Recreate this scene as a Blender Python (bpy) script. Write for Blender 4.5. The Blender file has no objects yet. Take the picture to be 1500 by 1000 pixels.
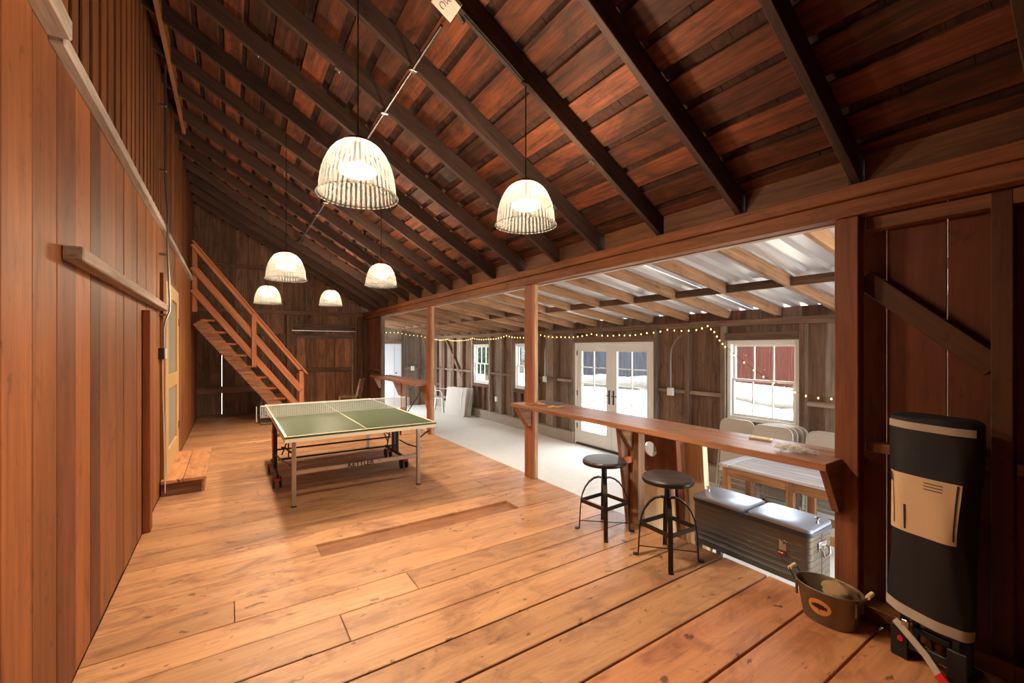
import bpy, bmesh, math, random
from mathutils import Vector, Matrix
from math import sin, cos, pi, radians as R

random.seed(7)
sc = bpy.context.scene
col = sc.collection

# ---------------------------------------------------------------- camera, world, exposure
YAW = R(33.33)
cam = bpy.data.cameras.new('camera')
cam.sensor_width = 36.0
cam.lens = 628.0 / 1500.0 * 36.0
cam.shift_y = 9.6 / 1500.0
cam.clip_start = 0.05
cam_o = bpy.data.objects.new('camera', cam)
cam_o.location = (0, 0, 1.6)
cam_o.rotation_euler = (pi / 2, 0, -YAW)
col.objects.link(cam_o)
sc.camera = cam_o

world = bpy.data.worlds.new('overcast_sky')
sc.world = world
world.use_nodes = True
bg = world.node_tree.nodes['Background']
bg.inputs[0].default_value = (0.86, 0.94, 1.0, 1)
bg.inputs[1].default_value = 12.0
sun = bpy.data.lights.new('sun', 'SUN')
sun.energy = 14.0
sun.angle = R(1.0)
sun.color = (1.0, 0.96, 0.9)
sun_o = bpy.data.objects.new('sun', sun)
sun_o.rotation_euler = (0, R(-20), 0)      # high sun from behind the barn's left side: the yard is lit, no beam enters
sun_o.location = (-10, 5, 20)
col.objects.link(sun_o)

vs = sc.view_settings
vs.view_transform = 'Standard'
vs.look = 'None'
vs.exposure = 0.0
vs.gamma = 1.0
vs.use_curve_mapping = False
sc.cycles.sample_clamp_indirect = 3.0
sc.cycles.max_bounces = 10
sc.cycles.diffuse_bounces = 5
sc.cycles.transparent_max_bounces = 24
sc.cycles.use_denoising = True

LAMP = 640.0          # strength of a pendant's bulb
LAMP_COL = (1.0, 0.80, 0.58)

# main planes of the place (metres; deck level is z = 0)
XL, XD, XW = -0.634, 3.17, 5.88      # left wall, deck edge, window wall
YE, YS, YB = 12.1, 13.9, -3.2        # end wall, shed end wall, wall behind the viewpoint
ZS = -0.32                           # concrete slab of the lean-to
SL = 0.583                           # main roof pitch
S2 = 0.166                           # lean-to pitch
def roof_z(x): return 2.55 + SL * (3.1 - x)
def shed_z(x): return 2.445 - S2 * (x - 3.2)

# ---------------------------------------------------------------- materials
def lin(r, g, b):
    f = lambda c: (c / 255 / 12.92) if c / 255 <= 0.04045 else ((c / 255 + 0.055) / 1.055) ** 2.4
    return (f(r), f(g), f(b), 1)

def new_mat(name):
    m = bpy.data.materials.new(name)
    m.use_nodes = True
    return m, m.node_tree, m.node_tree.nodes['Principled BSDF']

def simple(name, c, rough=0.5, metal=0.0, bump=0.0, bscale=40.0, var=0.0, spec=0.5):
    m, nt, b = new_mat(name)
    N, L = nt.nodes, nt.links
    b.inputs['Base Color'].default_value = c
    b.inputs['Roughness'].default_value = rough
    b.inputs['Metallic'].default_value = metal
    b.inputs['Specular IOR Level'].default_value = spec
    if bump or var:
        tc = N.new('ShaderNodeTexCoord')
        nz = N.new('ShaderNodeTexNoise')
        nz.inputs['Scale'].default_value = bscale
        nz.inputs['Detail'].default_value = 5
        L.new(tc.outputs['Object'], nz.inputs['Vector'])
        if bump:
            bp = N.new('ShaderNodeBump')
            bp.inputs['Strength'].default_value = bump
            bp.inputs['Distance'].default_value = 0.01
            L.new(nz.outputs['Fac'], bp.inputs['Height'])
            L.new(bp.outputs['Normal'], b.inputs['Normal'])
        if var:
            mx = N.new('ShaderNodeMix'); mx.data_type = 'RGBA'
            mx.inputs['A'].default_value = tuple(v * (1 - var) for v in c[:3]) + (1,)
            mx.inputs['B'].default_value = tuple(min(1, v * (1 + var)) for v in c[:3]) + (1,)
            L.new(nz.outputs['Fac'], mx.inputs['Factor'])
            L.new(mx.outputs['Result'], b.inputs['Base Color'])
    return m

def wood(name, dark, light, axis='X', rough=0.55, var=0.3, fine=1.0, stain=0.0, stain_c=None, spec=0.35, bump=0.25, blotch=0.5, soft=0.0, specks=0.0):
    """planked timber: grain runs along the given local axis, every board its own tone and figure"""
    m, nt, b = new_mat(name)
    N, L = nt.nodes, nt.links
    tc = N.new('ShaderNodeTexCoord')
    oi = N.new('ShaderNodeObjectInfo')
    off = N.new('ShaderNodeVectorMath'); off.operation = 'SCALE'
    off.inputs[0].default_value = (31.7, 17.3, 23.9)
    L.new(oi.outputs['Random'], off.inputs['Scale'])
    add = N.new('ShaderNodeVectorMath'); add.operation = 'ADD'
    L.new(tc.outputs['Object'], add.inputs[0]); L.new(off.outputs[0], add.inputs[1])
    def noise(along, across, detail, rgh=0.6, dist=0.0):
        mp = N.new('ShaderNodeMapping')
        s = [across * fine] * 3
        s['XYZ'.index(axis)] = along * fine
        mp.inputs['Scale'].default_value = s
        L.new(add.outputs[0], mp.inputs['Vector'])
        n = N.new('ShaderNodeTexNoise')
        n.inputs['Scale'].default_value = 1.0
        n.inputs['Detail'].default_value = detail
        n.inputs['Roughness'].default_value = rgh
        n.inputs['Distortion'].default_value = dist
        L.new(mp.outputs[0], n.inputs['Vector'])
        return n
    g1 = noise(1.4, 26, 6, 0.65, 0.6)
    g2 = noise(5, 130, 3, 0.6, 0.2)
    g3 = noise(0.9, 4.5, 4, 0.6, 0.4)
    def mth(op, a, bb):
        n = N.new('ShaderNodeMath'); n.operation = op
        for i, v in enumerate((a, bb)):
            if isinstance(v, (int, float)): n.inputs[i].default_value = v
            else: L.new(v, n.inputs[i])
        return n.outputs[0]
    f = mth('ADD', mth('MULTIPLY', g1.outputs['Fac'], 0.55), mth('MULTIPLY', g2.outputs['Fac'], 0.2))
    f = mth('ADD', f, mth('MULTIPLY', g3.outputs['Fac'], blotch * 0.5))
    f = mth('DIVIDE', f, 0.75 + 0.5 * blotch)
    rp = N.new('ShaderNodeValToRGB')
    e = rp.color_ramp.elements
    e[0].position = 0.36 - soft; e[0].color = dark
    e[1].position = 0.62 + soft; e[1].color = light
    L.new(f, rp.inputs['Fac'])
    colr = rp.outputs['Color']
    if stain > 0:
        g4 = noise(2.2, 5.0, 5, 0.7, 0.8)
        r4 = N.new('ShaderNodeValToRGB')
        r4.color_ramp.elements[0].position = 0.60 - 0.12 * stain
        r4.color_ramp.elements[1].position = 0.72
        L.new(g4.outputs['Fac'], r4.inputs['Fac'])
        mx = N.new('ShaderNodeMix'); mx.data_type = 'RGBA'
        fac = mth('MULTIPLY', r4.outputs['Color'], min(0.85, 0.45 + stain * 0.4))
        L.new(fac, mx.inputs['Factor'])
        L.new(colr, mx.inputs['A'])
        mx.inputs['B'].default_value = stain_c or tuple(v * 0.35 for v in dark[:3]) + (1,)
        colr = mx.outputs['Result']
    if specks > 0:
        g5 = noise(9, 16, 3, 0.6, 0.3)
        r5 = N.new('ShaderNodeValToRGB')
        r5.color_ramp.elements[0].position = 0.645
        r5.color_ramp.elements[1].position = 0.70
        L.new(g5.outputs['Fac'], r5.inputs['Fac'])
        mx5 = N.new('ShaderNodeMix'); mx5.data_type = 'RGBA'
        L.new(mth('MULTIPLY', r5.outputs['Color'], specks), mx5.inputs['Factor'])
        L.new(colr, mx5.inputs['A'])
        mx5.inputs['B'].default_value = tuple(v * 0.22 for v in dark[:3]) + (1,)
        colr = mx5.outputs['Result']
    hs = N.new('ShaderNodeHueSaturation')
    val = mth('ADD', mth('MULTIPLY', oi.outputs['Random'], 2 * var), 1 - var)
    L.new(val, hs.inputs['Value'])
    L.new(colr, hs.inputs['Color'])
    tint = N.new('ShaderNodeMix'); tint.data_type = 'RGBA'; tint.blend_type = 'MULTIPLY'
    tint.inputs['Factor'].default_value = 1.0
    L.new(hs.outputs['Color'], tint.inputs['A'])
    L.new(oi.outputs['Color'], tint.inputs['B'])
    L.new(tint.outputs['Result'], b.inputs['Base Color'])
    b.inputs['Roughness'].default_value = rough
    b.inputs['Specular IOR Level'].default_value = spec
    bp = N.new('ShaderNodeBump')
    bp.inputs['Strength'].default_value = bump
    bp.inputs['Distance'].default_value = 0.004
    L.new(f, bp.inputs['Height'])
    L.new(bp.outputs['Normal'], b.inputs['Normal'])
    return m

def emit(name, c, s):
    m = bpy.data.materials.new(name); m.use_nodes = True
    nt = m.node_tree; nt.nodes.clear()
    e = nt.nodes.new('ShaderNodeEmission'); o = nt.nodes.new('ShaderNodeOutputMaterial')
    e.inputs[0].default_value = tuple(c[:3]) + (1,); e.inputs[1].default_value = s
    nt.links.new(e.outputs[0], o.inputs[0])
    return m

def thin_glass(name, tintc=(0.97, 0.985, 0.98), gloss=0.0):
    m = bpy.data.materials.new(name); m.use_nodes = True
    nt = m.node_tree; nt.nodes.clear()
    o = nt.nodes.new('ShaderNodeOutputMaterial')
    t = nt.nodes.new('ShaderNodeBsdfTransparent'); t.inputs[0].default_value = tintc + (1,)
    g = nt.nodes.new('ShaderNodeBsdfGlossy'); g.inputs['Roughness'].default_value = 0.02
    lw = nt.nodes.new('ShaderNodeLayerWeight'); lw.inputs[0].default_value = 0.5
    pw = nt.nodes.new('ShaderNodeMath'); pw.operation = 'POWER'; pw.inputs[1].default_value = 5.0
    fr = nt.nodes.new('ShaderNodeMath'); fr.operation = 'MULTIPLY_ADD'; fr.inputs[1].default_value = 0.9; fr.inputs[2].default_value = 0.05
    nt.links.new(lw.outputs['Facing'], pw.inputs[0]); nt.links.new(pw.outputs[0], fr.inputs[0])
    mx = nt.nodes.new('ShaderNodeMixShader')
    nt.links.new(fr.outputs[0], mx.inputs[0]); nt.links.new(t.outputs[0], mx.inputs[1]); nt.links.new(g.outputs[0], mx.inputs[2])
    nt.links.new(mx.outputs[0], o.inputs[0])
    return m

def sheer(name, tintc, diffc, fac, rib=False):
    """clear sheet that also scatters a little: prismatic glass, fibreglass, cling wrap"""
    m = bpy.data.materials.new(name); m.use_nodes = True
    nt = m.node_tree; nt.nodes.clear()
    o = nt.nodes.new('ShaderNodeOutputMaterial')
    t = nt.nodes.new('ShaderNodeBsdfTransparent'); t.inputs[0].default_value = tuple(tintc) + (1,)
    d = nt.nodes.new('ShaderNodeBsdfTranslucent'); d.inputs[0].default_value = tuple(diffc) + (1,)
    df = nt.nodes.new('ShaderNodeBsdfDiffuse'); df.inputs[0].default_value = tuple(diffc) + (1,)
    m1 = nt.nodes.new('ShaderNodeMixShader'); m1.inputs[0].default_value = 0.5
    m2 = nt.nodes.new('ShaderNodeMixShader'); m2.inputs[0].default_value = fac
    if rib:      # the flanks of the ribs scatter more than their crests
        tc = nt.nodes.new('ShaderNodeTexCoord'); sp = nt.nodes.new('ShaderNodeSeparateXYZ')
        nt.links.new(tc.outputs['Object'], sp.inputs[0])
        at = nt.nodes.new('ShaderNodeMath'); at.operation = 'ARCTAN2'
        nt.links.new(sp.outputs[1], at.inputs[0]); nt.links.new(sp.outputs[0], at.inputs[1])
        ml = nt.nodes.new('ShaderNodeMath'); ml.operation = 'MULTIPLY'; ml.inputs[1].default_value = 44.0
        nt.links.new(at.outputs[0], ml.inputs[0])
        sn = nt.nodes.new('ShaderNodeMath'); sn.operation = 'SINE'; nt.links.new(ml.outputs[0], sn.inputs[0])
        mr = nt.nodes.new('ShaderNodeMapRange'); mr.inputs[1].default_value = -1.0
        mr.inputs[3].default_value = fac * 0.1; mr.inputs[4].default_value = fac * 2.2
        nt.links.new(sn.outputs[0], mr.inputs[0]); nt.links.new(mr.outputs[0], m2.inputs[0])
    nt.links.new(d.outputs[0], m1.inputs[1]); nt.links.new(df.outputs[0], m1.inputs[2])
    nt.links.new(t.outputs[0], m2.inputs[1]); nt.links.new(m1.outputs[0], m2.inputs[2])
    nt.links.new(m2.outputs[0], o.inputs[0])
    return m

M = {}
for ax in 'XYZ':
    M['deck' + ax] = wood('deck_fir_' + ax, lin(146, 98, 64), lin(212, 160, 114), ax, rough=0.42, var=0.16, stain=1.0, stain_c=lin(118, 74, 56), spec=0.4, bump=0.12, soft=0.1, specks=0.75, blotch=0.8)
    M['red' + ax] = wood('redwood_' + ax, lin(94, 52, 27), lin(158, 96, 50), ax, rough=0.6, var=0.26, stain=0.35, bump=0.1, soft=0.07, specks=0.4, blotch=0.8)
    M['roof' + ax] = wood('roof_board_' + ax, lin(24, 16, 14), lin(130, 68, 36), ax, rough=0.75, var=0.55, stain=1.2, stain_c=lin(30, 20, 18), blotch=0.9)
    M['raft' + ax] = wood('rafter_timber_' + ax, lin(38, 28, 25), lin(82, 56, 45), ax, rough=0.75, var=0.2, stain=0.2)
    M['old' + ax] = wood('old_barn_board_' + ax, lin(64, 46, 36), lin(128, 98, 76), ax, rough=0.85, var=0.33, stain=0.5, stain_c=lin(44, 34, 30), bump=0.4)
    M['grey' + ax] = wood('weathered_grey_board_' + ax, lin(84, 72, 62), lin(150, 130, 112), ax, rough=0.85, var=0.35, stain=0.5, stain_c=lin(66, 52, 44), bump=0.4)
    M['dark' + ax] = wood('dark_barn_board_' + ax, lin(66, 47, 37), lin(134, 98, 74), ax, rough=0.8, var=0.35, stain=0.5, stain_c=lin(30, 22, 20), bump=0.35)
    M['beam' + ax] = wood('beam_timber_' + ax, lin(92, 56, 34), lin(146, 96, 62), ax, rough=0.65, var=0.12, stain=0.3, bump=0.3)
    M['post' + ax] = wood('post_redwood_' + ax, lin(110, 60, 38), lin(160, 98, 64), ax, rough=0.6, var=0.1, stain=0.1, bump=0.1)
    M['bar' + ax] = wood('bar_redwood_' + ax, lin(112, 70, 48), lin(170, 118, 86), ax, rough=0.4, var=0.08, stain=0.2, bump=0.08, spec=0.45)
    M['rail' + ax] = wood('stair_redwood_' + ax, lin(150, 82, 48), lin(200, 126, 80), ax, rough=0.55, var=0.1, bump=0.08)
    M['pine' + ax] = wood('pine_' + ax, lin(228, 190, 138), lin(246, 222, 182), ax, rough=0.6, var=0.08, bump=0.08)
    M['silver' + ax] = wood('silvered_timber_' + ax, lin(132, 116, 106), lin(192, 178, 168), ax, rough=0.8, var=0.1, bump=0.3)
    M['shedr' + ax] = wood('lean_to_rafter_' + ax, lin(112, 80, 56), lin(182, 142, 108), ax, rough=0.8, var=0.2, stain=0.35, stain_c=lin(84, 58, 44), bump=0.3)
M['concrete'] = simple('concrete_slab', lin(226, 220, 210), 0.7, bump=0.15, bscale=9, var=0.08)
M['curb'] = simple('concrete_curb', lin(150, 138, 122), 0.9, bump=0.4, bscale=14, var=0.2)
M['white'] = simple('white_paint', lin(232, 232, 228), 0.45)
M['doorwhite'] = simple('white_steel_door', lin(214, 218, 226), 0.4)
M['glass'] = thin_glass('window_glass')
M['tan'] = simple('tan_door_frame', lin(206, 164, 108), 0.6, bump=0.1, bscale=30, var=0.08)
M['screen'] = simple('grey_screen_mesh', lin(150, 142, 126), 0.8, bump=0.3, bscale=400, var=0.05)
M['steel'] = simple('galvanised_steel', lin(140, 138, 138), 0.35, 1.0, var=0.1, bscale=30)
M['alu'] = simple('silver_tube', lin(200, 198, 194), 0.3, 1.0)
M['black'] = simple('black_metal', lin(34, 32, 32), 0.45, 0.3)
M['rubber'] = simple('black_rubber', lin(30, 30, 32), 0.7)
M['iron'] = simple('dark_iron', lin(62, 52, 46), 0.4, 0.85, bump=0.1, bscale=60)
M['red'] = simple('red_plastic', lin(190, 36, 30), 0.4)
M['green'] = simple('green_table_paint', lin(72, 84, 56), 0.32, spec=0.5)
M['cream'] = simple('cream_line_paint', lin(236, 226, 196), 0.4)
M['plastic'] = simple('white_plastic', lin(222, 220, 214), 0.4)
M['putty'] = simple('putty_plastic', lin(188, 180, 168), 0.5)
M['beige'] = simple('beige_painted_steel', lin(188, 178, 164), 0.4)
M['fabric'] = simple('black_nylon_fabric', lin(15, 16, 22), 0.6, bump=0.35, bscale=14)
M['webbing'] = simple('grey_webbing', lin(176, 160, 142), 0.7, bump=0.1, bscale=90)
M['label'] = simple('printed_label_cloth', lin(214, 178, 138), 0.7, bump=0.4, bscale=12)
M['ink'] = simple('black_print', lin(40, 32, 30), 0.7)
M['galv'] = simple('dull_galvanised_tub', lin(122, 104, 84), 0.5, 0.65, bump=0.15, bscale=18, var=0.2)
M['orange'] = simple('orange_emblem_paint', lin(222, 142, 70), 0.6)
M['burlap'] = simple('burlap_cloth', lin(152, 122, 84), 0.9, bump=0.5, bscale=60, var=0.15)
M['cooler'] = simple('grey_steel_brown_reflection', lin(112, 100, 86), 0.45, 0.75, bump=0.04, bscale=30)  # brown cast paints the dark deck reflection into the base colour
M['coolerlid'] = simple('steel_lid_blue_reflection', lin(176, 182, 194), 0.36, 0.6, bump=0.05, bscale=50)  # bluish cast paints the lid's reflection into its colour
M['coolergrey'] = simple('dark_grey_moulding', lin(58, 60, 66), 0.45)
M['chrome'] = simple('chrome', lin(210, 208, 206), 0.2, 1.0)
M['copper'] = simple('copper_opener', lin(130, 80, 58), 0.35, 0.9)
M['cap'] = simple('copper_lamp_cap', lin(120, 70, 44), 0.4, 0.9)
M['seat'] = wood('stool_seat_wood', lin(36, 30, 28), lin(80, 68, 62), 'X', rough=0.4, var=0.05, bump=0.1)
M['ribglass'] = sheer('ribbed_prismatic_glass', (0.55, 0.54, 0.51), (1.0, 0.95, 0.86), 0.023, rib=True)
M['bulb'] = emit('lit_bulb', LAMP_COL, LAMP)
M['fairy'] = emit('fairy_bulb', (1.0, 0.62, 0.16), 9.0)
M['fibre'] = None
M['wrap'] = sheer('clear_wrap', (0.97, 0.97, 0.97), (0.97, 0.95, 0.92), 0.85)
M['shingle'] = wood('shingle_underside', lin(34, 22, 18), lin(78, 46, 32), 'X', rough=0.9, var=0.1, fine=1.0, stain=0.6)
M['ground'] = simple('pale_yard_gravel', lin(226, 214, 194), 0.95, bump=0.5, bscale=4, var=0.15)
M['fence'] = wood('yard_fence_board', lin(26, 28, 32), lin(50, 52, 58), 'Z', rough=0.9, var=0.2, bump=0.2, spec=0.03)
M['redfence'] = wood('red_fence_board', lin(34, 18, 16), lin(64, 36, 31), 'Z', rough=0.9, var=0.25, bump=0.2, spec=0.03)
M['leaf'] = simple('green_leaf', lin(48, 64, 40), 0.8, var=0.35, bscale=3, spec=0.05)
M['bark'] = simple('bark', lin(96, 80, 66), 0.95, bump=0.8, bscale=12, var=0.3)
M['log'] = simple('weathered_log', lin(84, 82, 82), 0.95, bump=0.6, bscale=10, var=0.3, spec=0.03)
M['dryleaf'] = simple('dry_leaf', lin(216, 160, 92), 0.7, var=0.35, bscale=30)
M['slate'] = simple('slate_tray', lin(92, 88, 92), 0.5)
M['wire'] = simple('black_wire', lin(20, 18, 18), 0.6)
M['darkback'] = simple('felt_and_blocker_black', lin(26, 20, 18), 0.95)  # black of the roof felt and of sheets added to block light
M['pale'] = simple('pale_wood_offcut', lin(226, 206, 176), 0.7)

def roofing():
    m = bpy.data.materials.new('white_corrugated_roofing'); m.use_nodes = True
    nt = m.node_tree; N, L = nt.nodes, nt.links; N.clear()
    o = N.new('ShaderNodeOutputMaterial')
    b = N.new('ShaderNodeBsdfPrincipled')
    b.inputs['Base Color'].default_value = lin(236, 241, 250)
    b.inputs['Roughness'].default_value = 0.35
    b.inputs['Metallic'].default_value = 0.2
    L.new(b.outputs[0], o.inputs[0])
    return m
M['fibre'] = roofing()

# ---------------------------------------------------------------- mesh helpers
class MB:
    def __init__(s): s.v, s.f = [], []
    def add(s, v, f):
        n = len(s.v); s.v += [tuple(p) for p in v]; s.f += [tuple(i + n for i in q) for q in f]; return s
    def box(s, lo, hi, b=0.0, m=None):
        lo, hi = Vector(lo), Vector(hi)
        c, h = (lo + hi) / 2, (hi - lo) / 2
        b = min(b, min(h) * 0.45)
        if b <= 0:
            v = [c + Vector((x * h.x, y * h.y, z * h.z)) for x in (-1, 1) for y in (-1, 1) for z in (-1, 1)]
            f = [(0, 1, 3, 2), (4, 6, 7, 5), (0, 4, 5, 1), (2, 3, 7, 6), (0, 2, 6, 4), (1, 5, 7, 3)]
        else:
            v, f, ix = [], [], {}
            S = (-1, 1)
            for a in range(3):
                o1, o2 = (a + 1) % 3, (a + 2) % 3
                for sa in S:
                    for s1 in S:
                        for s2 in S:
                            p = [0, 0, 0]; p[a] = sa * h[a]; p[o1] = s1 * (h[o1] - b); p[o2] = s2 * (h[o2] - b)
                            key = [0, 0, 0]; key[a] = sa; key[o1] = s1; key[o2] = s2
                            ix[(a, tuple(key))] = len(v); v.append(c + Vector(p))
            def k(a, **_): pass
            for a in range(3):
                o1, o2 = (a + 1) % 3, (a + 2) % 3
                for sa in S:
                    q = []
                    for s1, s2 in ((-1, -1), (1, -1), (1, 1), (-1, 1)):
                        key = [0, 0, 0]; key[a] = sa; key[o1] = s1; key[o2] = s2
                        q.append(ix[(a, tuple(key))])
                    f.append(tuple(q) if sa > 0 else tuple(reversed(q)))
                for s1 in S:
                    for s2 in S:   # edge along a, between faces o1 and o2
                        k0 = [0, 0, 0]; k0[o1] = s1; k0[o2] = s2
                        ka = list(k0); ka[a] = -1; kb = list(k0); kb[a] = 1
                        q = (ix[(o1, tuple(ka))], ix[(o1, tuple(kb))], ix[(o2, tuple(kb))], ix[(o2, tuple(ka))])
                        f.append(q if s1 * s2 < 0 else tuple(reversed(q)))
            for x in S:
                for y in S:
                    for z in S:
                        kk = (x, y, z)
                        q = (ix[(0, kk)], ix[(1, kk)], ix[(2, kk)])
                        f.append(q if x * y * z > 0 else tuple(reversed(q)))
        if m is not None: v = [m @ Vector(p) for p in v]
        return s.add(v, f)
    def beam(s, p0, p1, w, d, up=(0, 0, 1), b=0.0):
        """rectangular bar from p0 to p1; w sideways, d along up"""
        p0, p1 = Vector(p0), Vector(p1)
        x = (p1 - p0); L = x.length; x.normalize()
        u = Vector(up); y = u.cross(x)
        if y.length < 1e-6: y = Vector((0, 1, 0)).cross(x)
        y.normalize(); z = x.cross(y)
        m = Matrix((x, y, z)).transposed().to_4x4(); m.translation = (p0 + p1) / 2
        return s.box((-L / 2, -w / 2, -d / 2), (L / 2, w / 2, d / 2), b, m)
    def tube(s, pts, r, n=8, closed=False):
        pts = [Vector(p) for p in pts]; k = len(pts); rings = []
        prev = None
        for i, p in enumerate(pts):
            if closed: t = pts[(i + 1) % k] - pts[i - 1]
            else: t = pts[min(i + 1, k - 1)] - pts[max(i - 1, 0)]
            t.normalize()
            if prev is None:
                a = Vector((0, 0, 1)) if abs(t.z) < 0.9 else Vector((1, 0, 0))
                u = t.cross(a).normalized()
            else:
                u = (prev - t * prev.dot(t))
                u = u.normalized() if u.length > 1e-6 else t.orthogonal().normalized()
            prev = u
            w = t.cross(u)
            rr = r[i] if isinstance(r, (list, tuple)) else r
            rings.append([p + (u * cos(2 * pi * j / n) + w * sin(2 * pi * j / n)) * rr for j in range(n)])
        v = [q for g in rings for q in g]; f = []
        for i in range(k if closed else k - 1):
            i2 = (i + 1) % k
            for j in range(n):
                j2 = (j + 1) % n
                f.append((i * n + j, i * n + j2, i2 * n + j2, i2 * n + j))
        if not closed:
            f.append(tuple(reversed(range(n)))); f.append(tuple((k - 1) * n + j for j in range(n)))
        return s.add(v, f)
    def lathe(s, prof, n=24, c=(0, 0, 0), wave=0.0, wn=0, cap=False):
        c = Vector(c); v, f = [], []
        for (r, z) in prof:
            for j in range(n):
                a = 2 * pi * j / n
                rr = r * (1 + (wave * (1 if j % 2 else -1) if wave else 0))
                v.append(c + Vector((rr * cos(a), rr * sin(a), z)))
        for i in range(len(prof) - 1):
            for j in range(n):
                j2 = (j + 1) % n
                f.append((i * n + j, i * n + j2, (i + 1) * n + j2, (i + 1) * n + j))
        if cap:
            f.append(tuple(reversed(range(n)))); f.append(tuple((len(prof) - 1) * n + j for j in range(n)))
        return s.add(v, f)
    def prism(s, poly, ext, flip=False):
        """closed polygon (3-D points) swept along ext"""
        e = Vector(ext); a = [Vector(p) for p in poly]; n = len(a)
        v = a + [p + e for p in a]
        f = [tuple(reversed(range(n))), tuple(range(n, 2 * n))]
        f += [(i, (i + 1) % n, n + (i + 1) % n, n + i) for i in range(n)]
        return s.add(v, f)
    def strap(s, pts, wv, w, t):
        """flat bar swept along pts, w wide along wv, t thick"""
        pts = [Vector(p) for p in pts]; wv = Vector(wv).normalized(); v, f = [], []
        for i, p in enumerate(pts):
            tg = (pts[min(i + 1, len(pts) - 1)] - pts[max(i - 1, 0)]).normalized()
            nn = tg.cross(wv).normalized()
            v += [p + wv * w / 2 + nn * t / 2, p - wv * w / 2 + nn * t / 2, p - wv * w / 2 - nn * t / 2, p + wv * w / 2 - nn * t / 2]
        for i in range(len(pts) - 1):
            for j in range(4):
                j2 = (j + 1) % 4
                f.append((4 * i + j, 4 * i + j2, 4 * i + 4 + j2, 4 * i + 4 + j))
        n = 4 * (len(pts) - 1)
        f += [(3, 2, 1, 0), (n, n + 1, n + 2, n + 3)]
        return s.add(v, f)
    def mesh(s, name, smooth=False):
        me = bpy.data.meshes.new(name)
        me.from_pydata(s.v, [], s.f)
        bm = bmesh.new(); bm.from_mesh(me)
        bmesh.ops.recalc_face_normals(bm, faces=bm.faces)
        bm.to_mesh(me); bm.free()
        if smooth:
            me.polygons.foreach_set('use_smooth', [True] * len(me.polygons))
            me.set_sharp_from_angle(angle=R(40))
        me.update()
        return me

def link(name, data, mat=None, parent=None, loc=(0, 0, 0), rot=(0, 0, 0)):
    o = bpy.data.objects.new(name, data)
    col.objects.link(o)
    if mat is not None and data is not None and not data.materials: data.materials.append(M[mat] if isinstance(mat, str) else mat)
    o.parent = parent
    o.location = loc; o.rotation_euler = rot
    return o

def part(name, mb, mat, parent=None, smooth=False, loc=(0, 0, 0), rot=(0, 0, 0)):
    return link(name, mb.mesh(name, smooth), mat, parent, loc, rot)

def tag(o, label, cat=None, group=None, kind=None):
    o['label'] = label
    if cat: o['category'] = cat
    if group: o['group'] = group
    if kind: o['kind'] = kind
    return o

def thing(name, label, cat, loc=(0, 0, 0), rz=0.0, group=None, kind=None):
    o = link(name, None, None, None, loc, (0, 0, rz))
    o.empty_display_size = 0.1
    return tag(o, label, cat, group, kind)

def board(name, lo, hi, mat, parent=None, b=0.004, tone=None, rot=(0, 0, 0)):
    """one plank: own mesh about its own centre, placed under parent (parents of boards stand unrotated)"""
    lo, hi = Vector(lo), Vector(hi)
    c = (lo + hi) / 2; h = (hi - lo) / 2
    mb = MB().box(-h, h, b)
    p = Vector(parent.location) if parent else Vector((0, 0, 0))
    if parent and parent.parent: p = p + Vector(parent.parent.location)
    o = part(name, mb, mat, parent, loc=c - p, rot=rot)
    if tone is not None:
        t = tone if isinstance(tone, (tuple, list)) else (tone,) * 3
        o.color = tuple(t) + (1,)
    return o

def bar(name, p0, p1, w, d, mat, parent=None, up=(0, 0, 1), b=0.004, tone=None):
    """a timber from p0 to p1, local X along it"""
    p0, p1 = Vector(p0), Vector(p1)
    x = p1 - p0; L = x.length; x.normalize()
    y = Vector(up).cross(x)
    if y.length < 1e-6: y = Vector((0, 1, 0)).cross(x)
    y.normalize(); z = x.cross(y)
    mb = MB().box((-L / 2, -w / 2, -d / 2), (L / 2, w / 2, d / 2), b)
    p = Vector(parent.location) if parent else Vector((0, 0, 0))
    o = part(name, mb, mat, parent, loc=(p0 + p1) / 2 - p)
    o.rotation_euler = Matrix((x, y, z)).transposed().to_euler()
    if tone is not None: o.color = (tone, tone, tone, 1)
    return o

def copy_tree(o, parent=None):
    c = o.copy(); col.objects.link(c); c.parent = parent
    for ch in list(o.children): copy_tree(ch, c)
    return c
U = random.uniform
# ================================================================ STRUCTURE
def struct(name, label, cat=None):
    return thing(name, label, cat or name.split('_')[0], kind='structure')

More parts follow.
